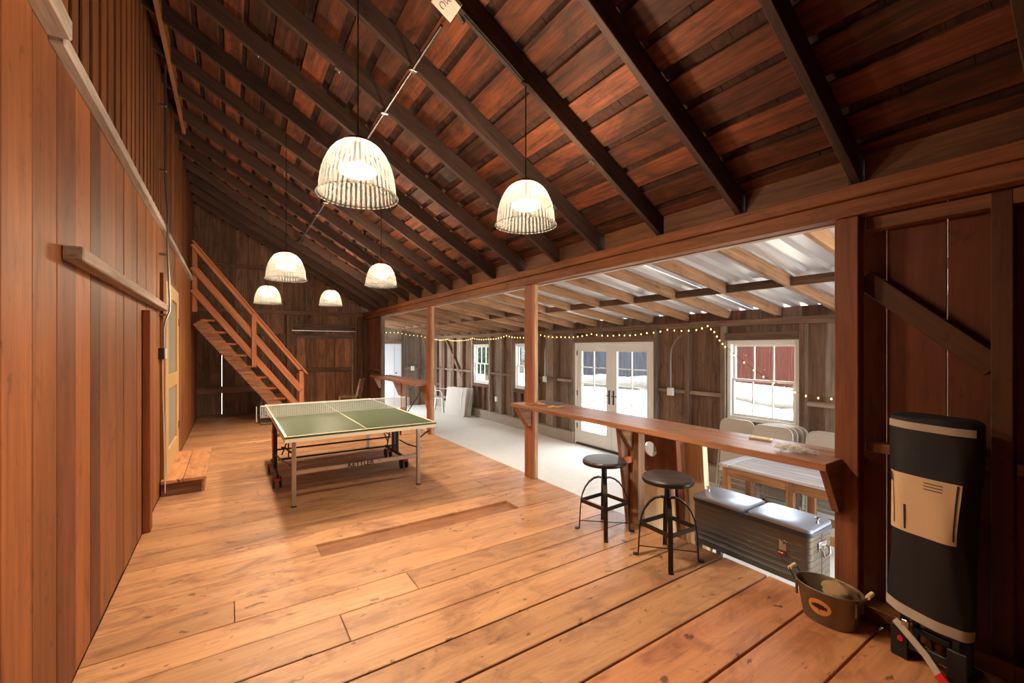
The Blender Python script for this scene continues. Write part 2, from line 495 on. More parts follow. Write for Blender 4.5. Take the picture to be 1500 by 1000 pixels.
# ---- deck floor
floor = struct('floor', 'raised timber deck of wide worn fir planks running across the barn')
part('deck_gap_blocker', MB().box((XL - 0.33, YB, -0.10), (XD - 0.03, YE + 0.05, -0.045)), 'darkback', floor)  # dark sheet added under the planks to block light through the gaps
edges = [-3.2, -2.88, -2.56, -2.25, -1.94, -1.62, -1.31, -1.0, -0.68, -0.37, -0.05, 0.27, 0.58, 0.891, 1.209, 1.534, 1.86, 2.155, 2.441, 2.725, 2.98, 3.235, 3.50, 3.555, 3.80]
y = 3.80
while y < 5.2:
    y += U(0.25, 0.3); edges.append(y)
while y < YE - 0.3:
    y += U(0.17, 0.24); edges.append(y)
edges.append(YE)
for a, b_ in zip(edges[:-1], edges[1:]):
    wide = 0.010 if 0.5 < a < 2.5 else 0.004
    if a in (0.891, 1.209, 1.534, 1.86): wide = 0.013
    if abs(a - 3.50) < 1e-6: segs = [(XL, XD)]
    elif abs(a - 3.555) < 1e-6: segs = [(XL, 0.585), (0.59, 2.42), (2.425, XD)]
    elif abs(a - 2.98) < 1e-6: segs = [(XL, 0.02), (0.024, XD)]
    elif abs(a - 2.725) < 1e-6: segs = [(XL, 1.05), (1.054, XD)]
    elif abs(a - 2.441) < 1e-6: segs = [(XL, 0.55), (0.554, XD)]
    else:
        r = random.random()
        if r < 0.55 or 0.5 < a < 2.2: segs = [(XL, XD)]
        else:
            c = U(0.1, 2.6); segs = [(XL, c - 0.002), (c + 0.002, XD)]
    for i, (x0, x1) in enumerate(segs):
        dz = U(-0.003, 0.0); tone = None; hz = 0.0
        if abs(a - 3.555) < 1e-6 and i == 1:
            dz = -0.024; tone = (0.62, 0.52, 0.45)
        if 0.5 < a < 1.25: tone = (1.0, 0.82, 0.74)
        board('plank', (x0, a + wide / 2, -0.042 + dz), (x1, b_ - wide / 2, dz), 'deckX', floor, 0.003, tone)
board('edge_board', (XD - 0.03, YB, -0.30), (XD, YE, -0.046), 'oldY', floor, 0.004)

# ---- concrete slab of the lean-to
slab = struct('floor_slab', 'pale smooth concrete floor of the lean-to, a step below the deck', 'floor')
for k, (y0, y1) in enumerate(((-1.0, 4.3), (4.306, 9.3), (9.306, 14.1))):
    part('slab_section', MB().box((XD + 0.001, y0, ZS - 0.12), (XW + 0.3, y1, ZS), 0.004), 'concrete', slab)

# ---- left wall
wl = struct('wall_left', 'left wall of tall reddish redwood planks with narrower slatted boards above')
part('leak_backing', MB().box((XL - 0.30, YB, -0.05), (XL - 0.27, YE + 0.05, 5.3)), 'darkback', wl)  # dark sheet added to stop light leaking between the planks
ys = [-3.2]
while ys[-1] < 2.0: ys.append(ys[-1] + U(0.24, 0.3))
ys = [v for v in ys if v < 1.9] + [2.12, 2.392, 2.669, 2.944, 3.217, 3.424, 3.63, 3.86, 4.10, 4.36, 4.62, 4.82]
while ys[-1] < YE - 0.2: ys.append(ys[-1] + U(0.17, 0.27))
ys.append(YE)
for a, b_ in zip(ys[:-1], ys[1:]):
    tone = None
    if abs(a - 2.669) < .001: tone = (0.62, 0.52, 0.46)
    if abs(a - 3.217) < .001: tone = (0.50, 0.42, 0.40)
    if abs(a - 2.12) < .001 or abs(a - 2.392) < .001: tone = (1.05, 0.98, 0.92)
    if abs(a - 2.944) < .001: tone = (1.2, 1.12, 1.0)
    board('plank', (XL - 0.06 + U(0, .012), a + 0.0025, 0.0), (XL - U(0, 0.005), b_ - 0.0025, 2.93), 'redZ', wl, 0.003, tone)
y = -3.2
while y < YE - 0.1:
    w = U(0.10, 0.16)
    t = 0.66 if y < 5 else 0.5  # tone lowered to paint in the shade of the gaps, more far off
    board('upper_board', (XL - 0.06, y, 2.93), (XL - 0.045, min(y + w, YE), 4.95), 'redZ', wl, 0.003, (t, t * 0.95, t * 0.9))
    y += w + U(0.055, 0.085)

# ---- end wall (gable) with daylight cracks low on the left
we = struct('wall_end', 'dark old board end wall of the barn with daylight showing through cracks')
part('light_blocker', MB().prism([(XL - 0.2, YE + 0.04, 1.75), (XD + 0.1, YE + 0.04, 1.75), (XD + 0.1, YE + 0.04, roof_z(XD) + 0.3), (XL - 0.2, YE + 0.04, roof_z(XL) + 0.45)], (0, 0.02, 0)), 'darkback', we)  # unseen sheet added behind the gable to block leaking daylight
part('light_blocker', MB().box((XL - 0.36, YE + 0.03, -0.1), (XL - 0.03, YE + 0.06, 5.3)), 'darkback', we)  # unseen sheet added to stop a light leak at the left corner
part('light_blocker', MB().box((1.0, YE + 0.04, -0.1), (XD + 0.1, YE + 0.06, 1.75)), 'darkback', we)  # unseen sheet added to keep daylight out of the lower right cracks
x = XL - 0.06
while x < XD:
    w = U(0.2, 0.3); x1 = min(x + w, XD + 0.05)
    top = roof_z(x) + 0.12
    if x < 1.25:
        g = random.choice([0.0, 0.0003, 0.0012, 0.003])
        board('plank', (x, YE, 0.051), (x1 - g, YE + 0.025, 1.95), 'darkZ', we, 0.0015)
        board('plank', (x, YE, 1.952), (x1 - 0.001, YE + 0.025, top), 'darkZ', we, 0.002)
    else:
        board('plank', (x, YE, -0.04), (x1 - 0.001, YE + 0.025, top), 'darkZ', we, 0.002)
    x = x1
board('sill', (XL - 0.058, YE + 0.0005, -0.044), (1.17, YE + 0.029, 0.05), 'darkX', we, 0.001)  # sill boards added to close a light leak at the wall's foot
board('sill', (XL, YE - 0.05, 0.0), (1.17, YE - 0.0005, 0.05), 'darkX', we)
for z0, x1 in ((2.45, 3.1), (3.5, 1.6)):
    board('girt', (XL, YE - 0.05, z0), (x1, YE - 0.001, z0 + 0.09), 'darkX', we)
board('girt', (XL, YE - 0.06, 0.55), (1.1, YE - 0.001, 0.70), 'darkX', we, tone=1.3)
for xx in (1.18, 2.9):
    board('stud', (xx, YE - 0.09, 0), (xx + 0.13, YE - 0.001, 2.44), 'darkZ', we)
for xx, z0, z1 in ((0.2, 1.3, 2.9), (0.62, 1.9, 3.1), (1.62, 2.55, 3.3)):
    board('batten', (xx, YE - 0.02, z0), (xx + 0.09, YE - 0.001, z1), 'greyZ', we, tone=0.8)

# ---- wall along the posts: dark red boards near, short closed stretch far
wr = struct('wall_right', 'dark red plank wall under the beam with a diagonal brace')
ys = [-3.2, -2.8, -2.4, -2.0, -1.62, -1.25, -0.9, -0.55, -0.2, 0.14, 0.435, 0.648, 0.908, 1.07]
for a, b_ in zip(ys[:-1], ys[1:]):
    g = 0.003 if a > 0.4 else 0.0005
    tone = (0.6, 0.42, 0.36) if a > 0 else 0.4
    board('plank', (3.262, a + g, -0.04), (3.287, b_ - g, 2.5), 'redZ', wr, 0.002, tone)
for a in (0.40, -0.35, -1.1, -1.9, -2.7):
    board('stud', (3.17, a, 0.091), (3.26, a + 0.075, 2.38), 'redZ', wr, tone=0.45)
bar('brace', (3.215, 1.0, 2.02), (3.215, 0.46, 1.50), 0.08, 0.11, 'redX', wr, up=(0, 1, 0), tone=0.38)
board('girt', (3.17, 0.475, 0.985), (3.26, 0.98, 1.04), 'redY', wr, tone=0.8)
board('girt', (3.17, -0.27, 0.985), (3.26, 0.39, 1.04), 'redY', wr, tone=0.8)
board('sill', (3.12, -3.0, 0.0), (3.26, 0.39, 0.09), 'redY', wr, tone=0.5)
board('sill', (3.12, 0.39, 0.0), (3.26, 0.98, 0.09), 'redY', wr, tone=0.5)
board('header_rail', (3.172, -3.1, 2.30), (3.262, 0.98, 2.378), 'beamY', wr)
wr2 = struct('wall_far_right', 'short closed stretch of brown boards between far bar and end wall', 'wall')
y = 10.6
while y < YE:
    y1 = min(y + U(0.2, 0.26), YE)
    board('plank', (XD + 0.001, y, -0.3), (XD + 0.026, y1 - 0.002, 2.4), 'darkZ', wr2, tone=(1.25, 1.05, 0.95))
    y = y1
board('girt', (XD - 0.05, 10.62, 1.0), (XD, YE - 0.09, 1.07), 'darkY', wr2, tone=1.2)

# ---- wall behind the viewpoint
wf = struct('wall_front', 'plank wall closing the barn behind the viewpoint', 'wall')
x = XL - 0.06
while x < XD + 0.1:
    x1 = x + 0.4
    board('plank', (x, YB - 0.03, -0.04), (x1 - 0.001, YB, roof_z(x) + 0.12), 'redZ', wf, 0.002, 0.8)
    x = x1

# ---- header beam and posts
hb = struct('trim_1', 'long header beam carried on posts along the deck edge, rafters resting on it', 'beam')
board('header', (3.06, YB, 2.38), (3.17, YE, 2.475), 'beamY', hb, 0.006, (1.0, 0.9, 0.82))
board('plate', (3.03, YB, 2.476), (3.20, YE, 2.555), 'beamY', hb, 0.006, (0.95, 0.8, 0.72))
board('flashing_strip', (3.172, 1.12, 2.372), (3.235, YE, 2.425), 'silverY', hb, 0.003, 1.3)
for k in range(8):
    board('strip_block', (3.24, 1.7 + k * 1.3, 2.40), (3.30, 1.85 + k * 1.3, 2.44), 'silverY', hb, 0.004, 1.2)
for i, (y0, y1, lab) in enumerate(((0.985, 1.105, 'redwood post at the right end of the near bar counter'),
                                   (4.235, 4.40, 'redwood post rising through the left end of the near bar counter'),
                                   (7.44, 7.60, 'redwood post at the deck edge beside the green games table'),
                                   (10.48, 10.60, 'pale old post at the far end of the far bar counter'))):
    p = board('support_post', (3.08, y0, 0.0), (3.115 if i in (1, 2) else 3.168, y1, 2.379), 'postZ' if i < 3 else 'greyZ', None, 0.005, (0.8, 0.75, 0.7) if i == 0 else None)
    tag(p, lab, 'post', 'posts under the header beam', 'structure')
    if i in (1, 2):
        board('backing_stud', (3.1155, y0, 0.0), (3.169, y1, 2.379), 'shedrZ', p, 0.003, 1.35)

# ---- main roof
ce = struct('ceiling', 'dark open barn roof of rafters and spaced sheathing boards', 'ceiling')
th = math.atan(SL); nx, nz = sin(th), cos(th)
RD = 0.15
def roof_pt(x, off): return (x + nx * off, roof_z(x) + nz * off)
ry = [0.28 + 0.695 * k for k in range(-5, 18)]
ry = [v for v in ry if YB < v < YE - 0.05]
for v in ry:
    v += U(-0.015, 0.015)
    p0 = roof_pt(3.13, RD / 2); p1 = roof_pt(-0.72, RD / 2)
    o = bar('rafter', (p0[0], v + 0.025, p0[1]), (p1[0], v + 0.025, p1[1]), 0.048, RD, 'raftX', ce)
    k = U(0.8, 1.15); o.color = (k, k, k, 1)
Ltot = 3.95 / cos(th); s = 0.02
while s < Ltot:
    w = U(0.15, 0.2)
    xm = 3.13 - (s + w / 2) * cos(th)
    cx, cz = roof_pt(xm, RD + 0.013)
    cuts = [YB] + sorted(random.sample(range(2, len(ry) - 2), 2))
    ysg = [YB] + [ry[c] + 0.025 for c in cuts[1:]] + [YE + 0.02]
    for a, b_ in zip(ysg[:-1], ysg[1:]):
        mb = MB().box((-w / 2, -(b_ - a) / 2 + 0.002, -0.012), (w / 2, (b_ - a) / 2 - 0.002, 0.012), 0.003)
        part('sheathing_board', mb, 'roofY', ce, loc=(cx, (a + b_) / 2, cz), rot=(0, th, 0))
    s += w + U(0.05, 0.085)
# shingle courses seen through the gaps
def shingles():
    mb = MB(); n = 0; s = -0.05
    while s < Ltot + 0.1:
        y = YB - 0.1
        while y < YE + 0.1:
            w = U(0.1, 0.2)
            dz = U(0, 0.004)
            xm = 3.13 - (s + 0.1) * cos(th)
            cx, cz = roof_pt(xm, RD + 0.040 + dz)
            m = Matrix.Translation((cx, y + w / 2, cz)) @ Matrix.Rotation(th + 0.05, 4, 'Y')
            mb.box((-0.13, -w / 2 + 0.001, -0.005), (0.13, w / 2 - 0.001, 0.005), 0, m)
            y += w
        s += 0.2
    return mb
o = part('shingle_courses', shingles(), 'shingle', ce); o['kind'] = 'stuff'
cx, cz = roof_pt(1.15, RD + 0.075)
part('roof_felt', MB().box((-2.5, -8.0, -0.01), (2.5, 8.0, 0.01)), 'darkback', ce, loc=(cx, (YB + YE) / 2, cz), rot=(0, th, 0))
for a, b_ in zip(ry[:-1], ry[1:]):
    board('eave_blocking', (3.10, a + 0.062, 2.556), (3.125, b_ - 0.012, 2.74), 'beamY', ce, 0.003, U(0.6, 0.85))
board('ridge_board', (-0.57, YB, 4.66), (-0.53, 7.7, 4.80), 'redY', ce, 0.003, 0.6)

# ---- lean-to roof
cs = struct('ceiling_shed', 'low lean-to roof of rough rafters under white corrugated sheets', 'ceiling')
t2 = math.atan(S2)
sy = [-0.57 + 0.655 * k for k in range(23)]
XR0, XR1 = 3.19, 6.15
for v in sy:
    o = bar('shed_rafter', (XR0, v, shed_z(XR0) + 0.06), (XR1, v, shed_z(XR1) + 0.06), 0.045, 0.115, 'shedrX', cs)
    k = U(0.75, 1.15); o.color = (k, k * 0.95, k * 0.9, 1)
for a, b_ in zip(sy[:-1], sy[1:]):
    for xc, hgt in ((3.30, 0.13), (4.62, 0.085)):
        zc = shed_z(xc) + 0.005
        board('blocking', (xc, a + 0.024, zc), (xc + 0.045, b_ - 0.024, zc + hgt), 'oldY', cs, 0.004, U(0.6, 1.1))
def sheet():
    mb = MB(); prof = []
    y = 0.0
    for k in range(4):
        prof += [(y, 0), (y + 0.09, 0), (y + 0.11, 0.032), (y + 0.155, 0.032), (y + 0.18, 0)]
        y += 0.19
    prof.append((y, 0))
    v = []; f = []
    for (yy, zz) in prof:
        v.append((XR0 + 0.02, yy, shed_z(XR0 + 0.02) + 0.122 + zz)); v.append((XR1 + 0.1, yy, shed_z(XR1 + 0.1) + 0.122 + zz))
    for i in range(len(prof) - 1): f.append((2 * i, 2 * i + 1, 2 * i + 3, 2 * i + 2))
    return mb.add(v, f), y
smb, swid = sheet(); sme = smb.mesh('roofing_sheet')
y = -0.75
while y < YS:
    link('roofing_sheet', sme, 'fibre', cs, (0, y, U(0, 0.001)))
    y += swid
# ---- window wall of the lean-to
OPEN = [(2.45, 3.37, 0.61, 1.71), (4.60, 6.55, ZS, 1.71), (7.83, 8.74, 0.61, 1.71), (9.96, 10.87, 0.61, 1.71)]
ww = struct('wall_shed_side', 'weathered board wall of the lean-to with studs, windows and a concrete curb', 'wall')
brk = [-1.0, YS + 0.02] + [v for o_ in OPEN for v in o_[:2]]
brk.sort()
for a, b_ in zip(brk[:-1], brk[1:]):
    n = max(1, round((b_ - a) / 0.24))
    op = [o_ for o_ in OPEN if abs(o_[0] - a) < 1e-6]
    for k in range(n):
        y0 = a + (b_ - a) * k / n; y1 = a + (b_ - a) * (k + 1) / n
        zr = [(-0.09, 2.12)] if not op else ([(-0.09, op[0][2]), (op[0][3], 2.12)] if op[0][2] > 0 else [(op[0][3], 2.12)])
        for z0, z1 in zr:
            board('plank', (XW, y0 + 0.0015, z0), (XW + 0.025, y1 - 0.0015, z1), random.choice(['greyZ', 'oldZ']), ww, 0.002)
studs = []
for o_ in OPEN: studs += [o_[0] - 0.075, o_[1] + 0.005]
for v in (-0.4, 0.3, 1.0, 1.65, 3.95, 7.1, 9.3, 11.5, 12.1, 12.8, 13.4): studs.append(v)
studs.sort()
for v in studs:
    board('stud', (XW - 0.09, v, -0.09), (XW - 0.001, v + 0.07, 1.90), random.choice(['oldZ', 'greyZ']), ww, 0.004, U(0.85, 1.3))
for a, b_ in zip(studs[:-1], studs[1:]):
    mid = (a + b_) / 2
    if b_ - a < 0.2 or any(o_[0] - 0.02 < mid < o_[1] + 0.02 for o_ in OPEN): continue
    board('girt', (XW - 0.07, a + 0.072, 0.90), (XW - 0.001, b_ - 0.002, 0.955), 'greyY', ww, 0.004, 1.1)
for o_ in OPEN:
    board('header', (XW - 0.09, o_[0] - 0.002, o_[3] + 0.005), (XW - 0.001, o_[1] + 0.003, o_[3] + 0.10), 'oldY', ww, 0.004)
    if o_[2] > 0:
        board('sill_plate', (XW - 0.09, o_[0] - 0.002, o_[2] - 0.085), (XW - 0.001, o_[1] + 0.003, o_[2] - 0.003), 'oldY', ww, 0.004)
        for yy in (o_[0] + 0.28, o_[0] + 0.6):
            board('cripple_stud', (XW - 0.08, yy, -0.09), (XW - 0.001, yy + 0.05, o_[2] - 0.087), 'oldZ', ww, 0.004)
board('top_plate', (XW - 0.10, -1.0, 1.901), (XW - 0.001, YS, 1.985), 'oldY', ww, 0.005, 0.9)
bar('brace', (XW - 0.05, 12.72, 1.85), (XW - 0.05, 11.62, 0.75), 0.05, 0.09, 'oldX', ww, up=(0, 1, 0))
for y0, y1 in ((-1.0, 4.595), (6.555, YS)):
    part('curb', MB().box((XW - 0.12, y0, ZS), (XW + 0.1, y1, -0.09), 0.012), 'curb', ww)

# ---- far end wall of the lean-to and its near end
wse = struct('wall_shed_end', 'weathered grey board end wall of the lean-to around a white door', 'wall')
xs = [3.2, 3.42, 3.66, 3.9, 4.3, 4.74, 4.98, 5.2, 5.44, 5.66, XW + 0.02]
for a, b_ in zip(xs[:-1], xs[1:]):
    z0 = 1.74 if 3.85 < a < 4.7 else ZS
    board('plank', (a + 0.001, YS, z0), (b_ - 0.001, YS + 0.025, shed_z(a) + 0.15), 'greyZ', wse, 0.002)
for v in (3.82, 4.745, 5.3):
    board('stud', (v, YS - 0.08, ZS), (v + 0.07, YS - 0.001, shed_z(v) - 0.02), 'oldZ', wse, 0.004)
board('door_header', (3.89, YS - 0.08, 1.745), (4.744, YS - 0.001, 1.83), 'oldX', wse)
board('girt', (4.82, YS - 0.06, 0.9), (5.295, YS - 0.001, 0.955), 'greyX', wse)
board('girt', (5.375, YS - 0.06, 0.9), (5.8, YS - 0.001, 0.955), 'greyX', wse)
# ---- windows
def window(n, o_, label):
    y0, y1, z0, z1 = o_
    w = struct('window_%d' % n, label, 'window')
    g = 0.004; f = 0.055
    X0, X1 = XW - 0.055, XW + 0.05
    fr = MB()
    fr.box((X0, y0 + g, z0 + g), (X1, y0 + f, z1 - g), 0.004).box((X0, y1 - f, z0 + g), (X1, y1 - g, z1 - g), 0.004)
    fr.box((X0, y0 + f, z1 - f), (X1, y1 - f, z1 - g), 0.004).box((X0, y0 + f, z0 + g), (X1 + 0.02, y1 - f, z0 + f), 0.004)
    part('window_frame', fr, 'white', w)
    zm = (z0 + z1) / 2
    for nm, a, b_, xx in (('upper_sash', zm - 0.015, z1 - f - 0.001, XW + 0.012), ('lower_sash', z0 + f + 0.001, zm + 0.02, XW - 0.024)):
        s_ = MB(); t = 0.032; ya, yb = y0 + f + 0.001, y1 - f - 0.001
        s_.box((xx, ya, a), (xx + 0.03, ya + t, b_), 0.003).box((xx, yb - t, a), (xx + 0.03, yb, b_), 0.003)
        s_.box((xx, ya + t, b_ - t), (xx + 0.03, yb - t, b_), 0.003).box((xx, ya + t, a), (xx + 0.03, yb - t, a + t), 0.003)
        so = part(nm, s_, 'white', w)
        wd = (yb - ya - 2 * t)
        for k in (1, 2):
            yy = ya + t + wd * k / 3
            part('muntin', MB().box((xx + 0.006, yy - 0.008, a + t), (xx + 0.024, yy + 0.008, b_ - t), 0.002), 'white', so)
        for k in range(3):
            ya_, yb_ = ya + t + wd * k / 3, ya + t + wd * (k + 1) / 3
            part('pane', MB().add([(xx + 0.015, ya_, a + t), (xx + 0.015, yb_, a + t), (xx + 0.015, yb_, b_ - t), (xx + 0.015, ya_, b_ - t)], [(0, 1, 2, 3)]), 'glass', so)
    return w
window(1, OPEN[0], 'white double-hung window above the leaning folding chairs')
window(2, OPEN[2], 'white double-hung window half hidden behind the post by the bar end')
window(3, OPEN[3], 'white double-hung window farthest away, above the leaning white tables')

# ---- french doors
d1 = struct('door_1', 'white french doors with gridded glass in the window wall', 'door')
y0, y1, z0, z1 = 4.604, 6.546, ZS + 0.004, 1.706
fr = MB(); J = 0.04
fr.box((XW - 0.06, y0, z0), (XW + 0.05, y0 + J, z1), 0.003).box((XW - 0.06, y1 - J, z0), (XW + 0.05, y1, z1), 0.003).box((XW - 0.06, y0 + J, z1 - J), (XW + 0.05, y1 - J, z1), 0.003)
part('door_frame', fr, 'white', d1)
part('threshold', MB().box((XW - 0.07, y0 + J, z0), (XW + 0.06, y1 - J, z0 + 0.03), 0.004), 'iron', d1)
ym = (y0 + y1) / 2
for sgn, a, b_ in ((-1, y0 + J + 0.002, ym - 0.002), (1, ym + 0.002, y1 - J - 0.002)):
    za, zb = z0 + 0.034, z1 - J - 0.003
    st, tr, br = 0.13, 0.13, 0.25
    lf = MB(); xa, xb = XW - 0.03, XW + 0.012
    lf.box((xa, a, za), (xb, a + st, zb), 0.003).box((xa, b_ - st, za), (xb, b_, zb), 0.003)
    lf.box((xa, a + st, zb - tr), (xb, b_ - st, zb), 0.003).box((xa, a + st, za), (xb, b_ - st, za + br), 0.003)
    leaf = part('door_leaf', lf, 'white', d1)
    ga, gb, gz0, gz1 = a + st, b_ - st, za + br, zb - tr
    part('muntin', MB().box((xa + 0.01, (ga + gb) / 2 - 0.009, gz0), (xb - 0.01, (ga + gb) / 2 + 0.009, gz1), 0.002), 'white', leaf)
    for k in range(1, 5):
        zz = gz0 + (gz1 - gz0) * k / 5
        part('muntin', MB().box((xa + 0.011, ga, zz - 0.009), (xb - 0.011, gb, zz + 0.009), 0.002), 'white', leaf)
    for r_ in range(5):
        for c_ in range(2):
            p0, p1 = ga + (gb - ga) * c_ / 2, ga + (gb - ga) * (c_ + 1) / 2
            q0, q1 = gz0 + (gz1 - gz0) * r_ / 5, gz0 + (gz1 - gz0) * (r_ + 1) / 5
            part('pane', MB().add([(XW - 0.008, p0, q0), (XW - 0.008, p1, q0), (XW - 0.008, p1, q1), (XW - 0.008, p0, q1)], [(0, 1, 2, 3)]), 'glass', leaf)
    hy = (b_ - 0.05) if sgn < 0 else (a + 0.05)
    part('handle_plate', MB().box((xa - 0.008, hy - 0.018, 0.56), (xa - 0.0005, hy + 0.018, 0.82), 0.003), 'black', leaf)
    part('lever', MB().tube([(xa - 0.008, hy, 0.72), (xa - 0.05, hy, 0.72), (xa - 0.055, hy + sgn * 0.03, 0.72), (xa - 0.055, hy + sgn * 0.13, 0.725)], 0.008, 8), 'black', leaf, True)
    hz = a - 0.006 if sgn < 0 else b_ + 0.006
    for zz in (0.0, 0.65, 1.45):
        part('hinge', MB().box((xa - 0.012, hz - 0.02, zz), (xa - 0.0005, hz + 0.02, zz + 0.10), 0.003), 'iron', d1)

# ---- white steel door at the far end
d2 = struct('door_2', 'plain white door in the far end wall of the lean-to', 'door')
part('door_leaf', MB().box((3.90, YS - 0.03, ZS + 0.004), (4.735, YS + 0.015, 1.735), 0.004), 'doorwhite', d2)
part('door_knob', MB().lathe([(0.0, 0), (0.012, 0), (0.012, 0.03), (0.028, 0.04), (0.03, 0.055), (0.02, 0.07), (0, 0.072)], 12), 'iron', d2, True, loc=(4.56, YS - 0.03, 0.62), rot=(pi / 2, 0, 0))
part('deadbolt', MB().lathe([(0.0, 0), (0.026, 0), (0.024, 0.015), (0, 0.016)], 12), 'iron', d2, True, loc=(4.56, YS - 0.03, 0.78), rot=(pi / 2, 0, 0))
part('door_edge', MB().box((4.50, YS - 0.034, ZS + 0.02), (4.505, YS - 0.0305, 1.70)), 'coolergrey', d2)

# ---- screen door in the left wall
d3 = struct('door_3', 'tan framed screen door with two grey panels in the left wall', 'door')
DX = XL + 0.002
y0, y1, z0, z1 = 6.12, 7.48, 0.17, 2.36
fr = MB(); s_ = 0.19
fr.box((DX, y0, z0), (DX + 0.04, y0 + s_, z1), 0.004).box((DX, y1 - s_, z0), (DX + 0.04, y1, z1), 0.004)
fr.box((DX, y0 + s_, z1 - 0.17), (DX + 0.04, y1 - s_, z1), 0.004).box((DX, y0 + s_, z0), (DX + 0.04, y1 - s_, z0 + 0.25), 0.004).box((DX, y0 + s_, 1.12), (DX + 0.04, y1 - s_, 1.29), 0.004)
part('door_frame', fr, 'tan', d3)
for a, b_ in ((z0 + 0.25, 1.12), (1.29, z1 - 0.17)):
    part('screen_panel', MB().box((DX + 0.010, y0 + s_, a), (DX + 0.018, y1 - s_, b_)), 'screen', d3)
for zz in (0.5, 1.9):
    part('hinge', MB().box((DX + 0.0405, y1 - 0.05, zz), (DX + 0.046, y1 + 0.002, zz + 0.1)), 'iron', d3)
board('door_casing', (XL + 0.002, 5.98, 0.0), (XL + 0.03, 6.11, 2.42), 'redZ', d3, 0.003, (1.0, .9, .8))
board('door_casing', (XL + 0.002, 6.112, 2.365), (XL + 0.03, 7.49, 2.42), 'redY', d3, 0.003, (0.8, .7, .6))

# ---- barn door in the end wall
d4 = struct('door_4', 'old plank barn door with a dark cross rail in the end wall', 'door')
xs = [1.40, 1.62, 1.86, 2.10, 2.32, 2.55, 2.74]
for a, b_ in zip(xs[:-1], xs[1:]):
    for z0, z1 in ((0.02, 0.97), (1.09, 1.85)):
        board('plank', (a + 0.003, YE - 0.045, z0), (b_ - 0.003, YE - 0.022, z1), 'oldZ', d4, 0.004, (1.8, 1.4, 1.15))
board('cross_rail', (1.40, YE - 0.055, 0.975), (2.76, YE - 0.022, 1.085), 'darkX', d4)
board('top_rail', (1.40, YE - 0.055, 1.855), (2.76, YE - 0.022, 1.95), 'greyX', d4, tone=0.8)
board('side_stile', (2.745, YE - 0.06, 0.0), (2.785, YE - 0.022, 1.85), 'greyZ', d4, tone=1.5)
board('track_board', (1.30, YE - 0.08, 2.06), (2.84, YE - 0.052, 2.22), 'oldX', d4)
part('track_rail', MB().box((1.30, YE - 0.1, 2.03), (2.84, YE - 0.085, 2.055), 0.002), 'steel', d4)
# ================================================================ THINGS
# ---- pendant lamps
def make_lamp():
    root = thing('pendant_lamp', 'x', 'pendant lamp', (0, 0, 0))
    prof = [(.208, 0), (.206, .004), (.198, .010), (.194, .022), (.191, .06), (.186, .10), (.177, .14), (.163, .18), (.143, .22), (.116, .255), (.085, .278), (.062, .286)]
    part('glass_shade', MB().lathe(prof, 88, wave=0.014), 'ribglass', root)
    part('shade_rim', MB().tube([(.207 * cos(2 * pi * k / 40), .207 * sin(2 * pi * k / 40), 0.002) for k in range(40)], 0.0035, 6, True), 'ribglass', root, True)
    part('cap', MB().lathe([(.072, .283), (.07, .295), (.05, .305), (.02, .312), (.008, .33), (.0, .331)], 24), 'cap', root, True)
    part('socket', MB().tube([(0, 0, .29), (0, 0, .17)], 0.022, 12), 'black', root, True)
    part('bulb', MB().lathe([(0, .165), (.04, .163), (.07, .157), (.09, .147), (.095, .138), (.09, .129), (.07, .119), (.04, .113), (0, .111)], 16), 'bulb', root)
    return root
lamp0 = make_lamp()
lamps = [(0.57, 2.36, 2.405, 'ribbed glass pendant lamp largest in view, hanging at left of centre'),
         (1.67, 2.37, 2.425, 'ribbed glass pendant lamp second largest, hanging over the deck near the bar'),
         (0.51, 5.25, 2.345, 'ribbed glass pendant lamp in the left row above the games table'),
         (1.67, 5.69, 2.42, 'ribbed glass pendant lamp in the right row above the games table'),
         (0.52, 8.10, 2.335, 'small ribbed glass pendant lamp farthest in the left row, by the stairs'),
         (1.60, 8.71, 2.41, 'small ribbed glass pendant lamp farthest in the right row, before the barn door')]
for i, (x, y, z, lab) in enumerate(lamps):
    o = lamp0 if i == 0 else copy_tree(lamp0)
    o.location = (x, y, z); tag(o, lab, 'pendant lamp', 'ribbed glass pendant lamps')
    top = roof_z(x) + 0.15 - z
    part('cable', MB().tube([(0, 0, .32), (0, 0, top)], 0.004, 6), 'wire', o)

# ---- conduit under the rafters with its junction box, and small clips
cd = thing('ceiling_conduit', 'thin steel conduit running along the rafters between the lamp rows', 'conduit', (1.14, 2.54, roof_z(1.14) - 0.014))
part('pipe', MB().tube([(0, 0.02, 0), (0, 6.69, 0)], 0.011, 8), 'steel', cd, True)
for v in ry:
    if 2.7 < v < 9.3: part('strap', MB().box((-0.03, v - 2.54 + 0.012, -0.013), (0.03, v - 2.54 + 0.038, 0.013), 0.002), 'steel', cd)
part('end_box', MB().lathe([(0, -0.02), (.05, -0.02), (.05, 0.012), (0, 0.013)], 12), 'steel', cd, True, loc=(0, 6.72, 0))
jb = thing('junction_box', 'square pale junction box cover on the rafter above the largest lamp', 'electrical box', (1.10, 2.40, roof_z(1.10) - 0.02))
part('cover', MB().box((-0.075, -0.075, -0.01), (0.075, 0.075, 0.018), 0.003), 'putty', jb, rot=(0, th, 0))
pts = [(0.02 * cos(a) - 0.01, 0.02 * sin(a) + 0.02, -0.0115) for a in [R(40 + 28 * k) for k in range(11)]]
part('marker_lettering', MB().tube(pts, 0.002, 5).tube([(-0.02, -0.05, -0.0115), (-0.02, -0.012, -0.0115), (0.008, -0.018, -0.0115), (-0.004, -0.034, -0.0115), (0.018, -0.05, -0.0115)], 0.002, 5), 'ink', jb, rot=(0, th, 0))
part('connector', MB().tube([(0.06, 0, 0), (0.12, 0, -0.07)], 0.012, 8), 'steel', jb, True)
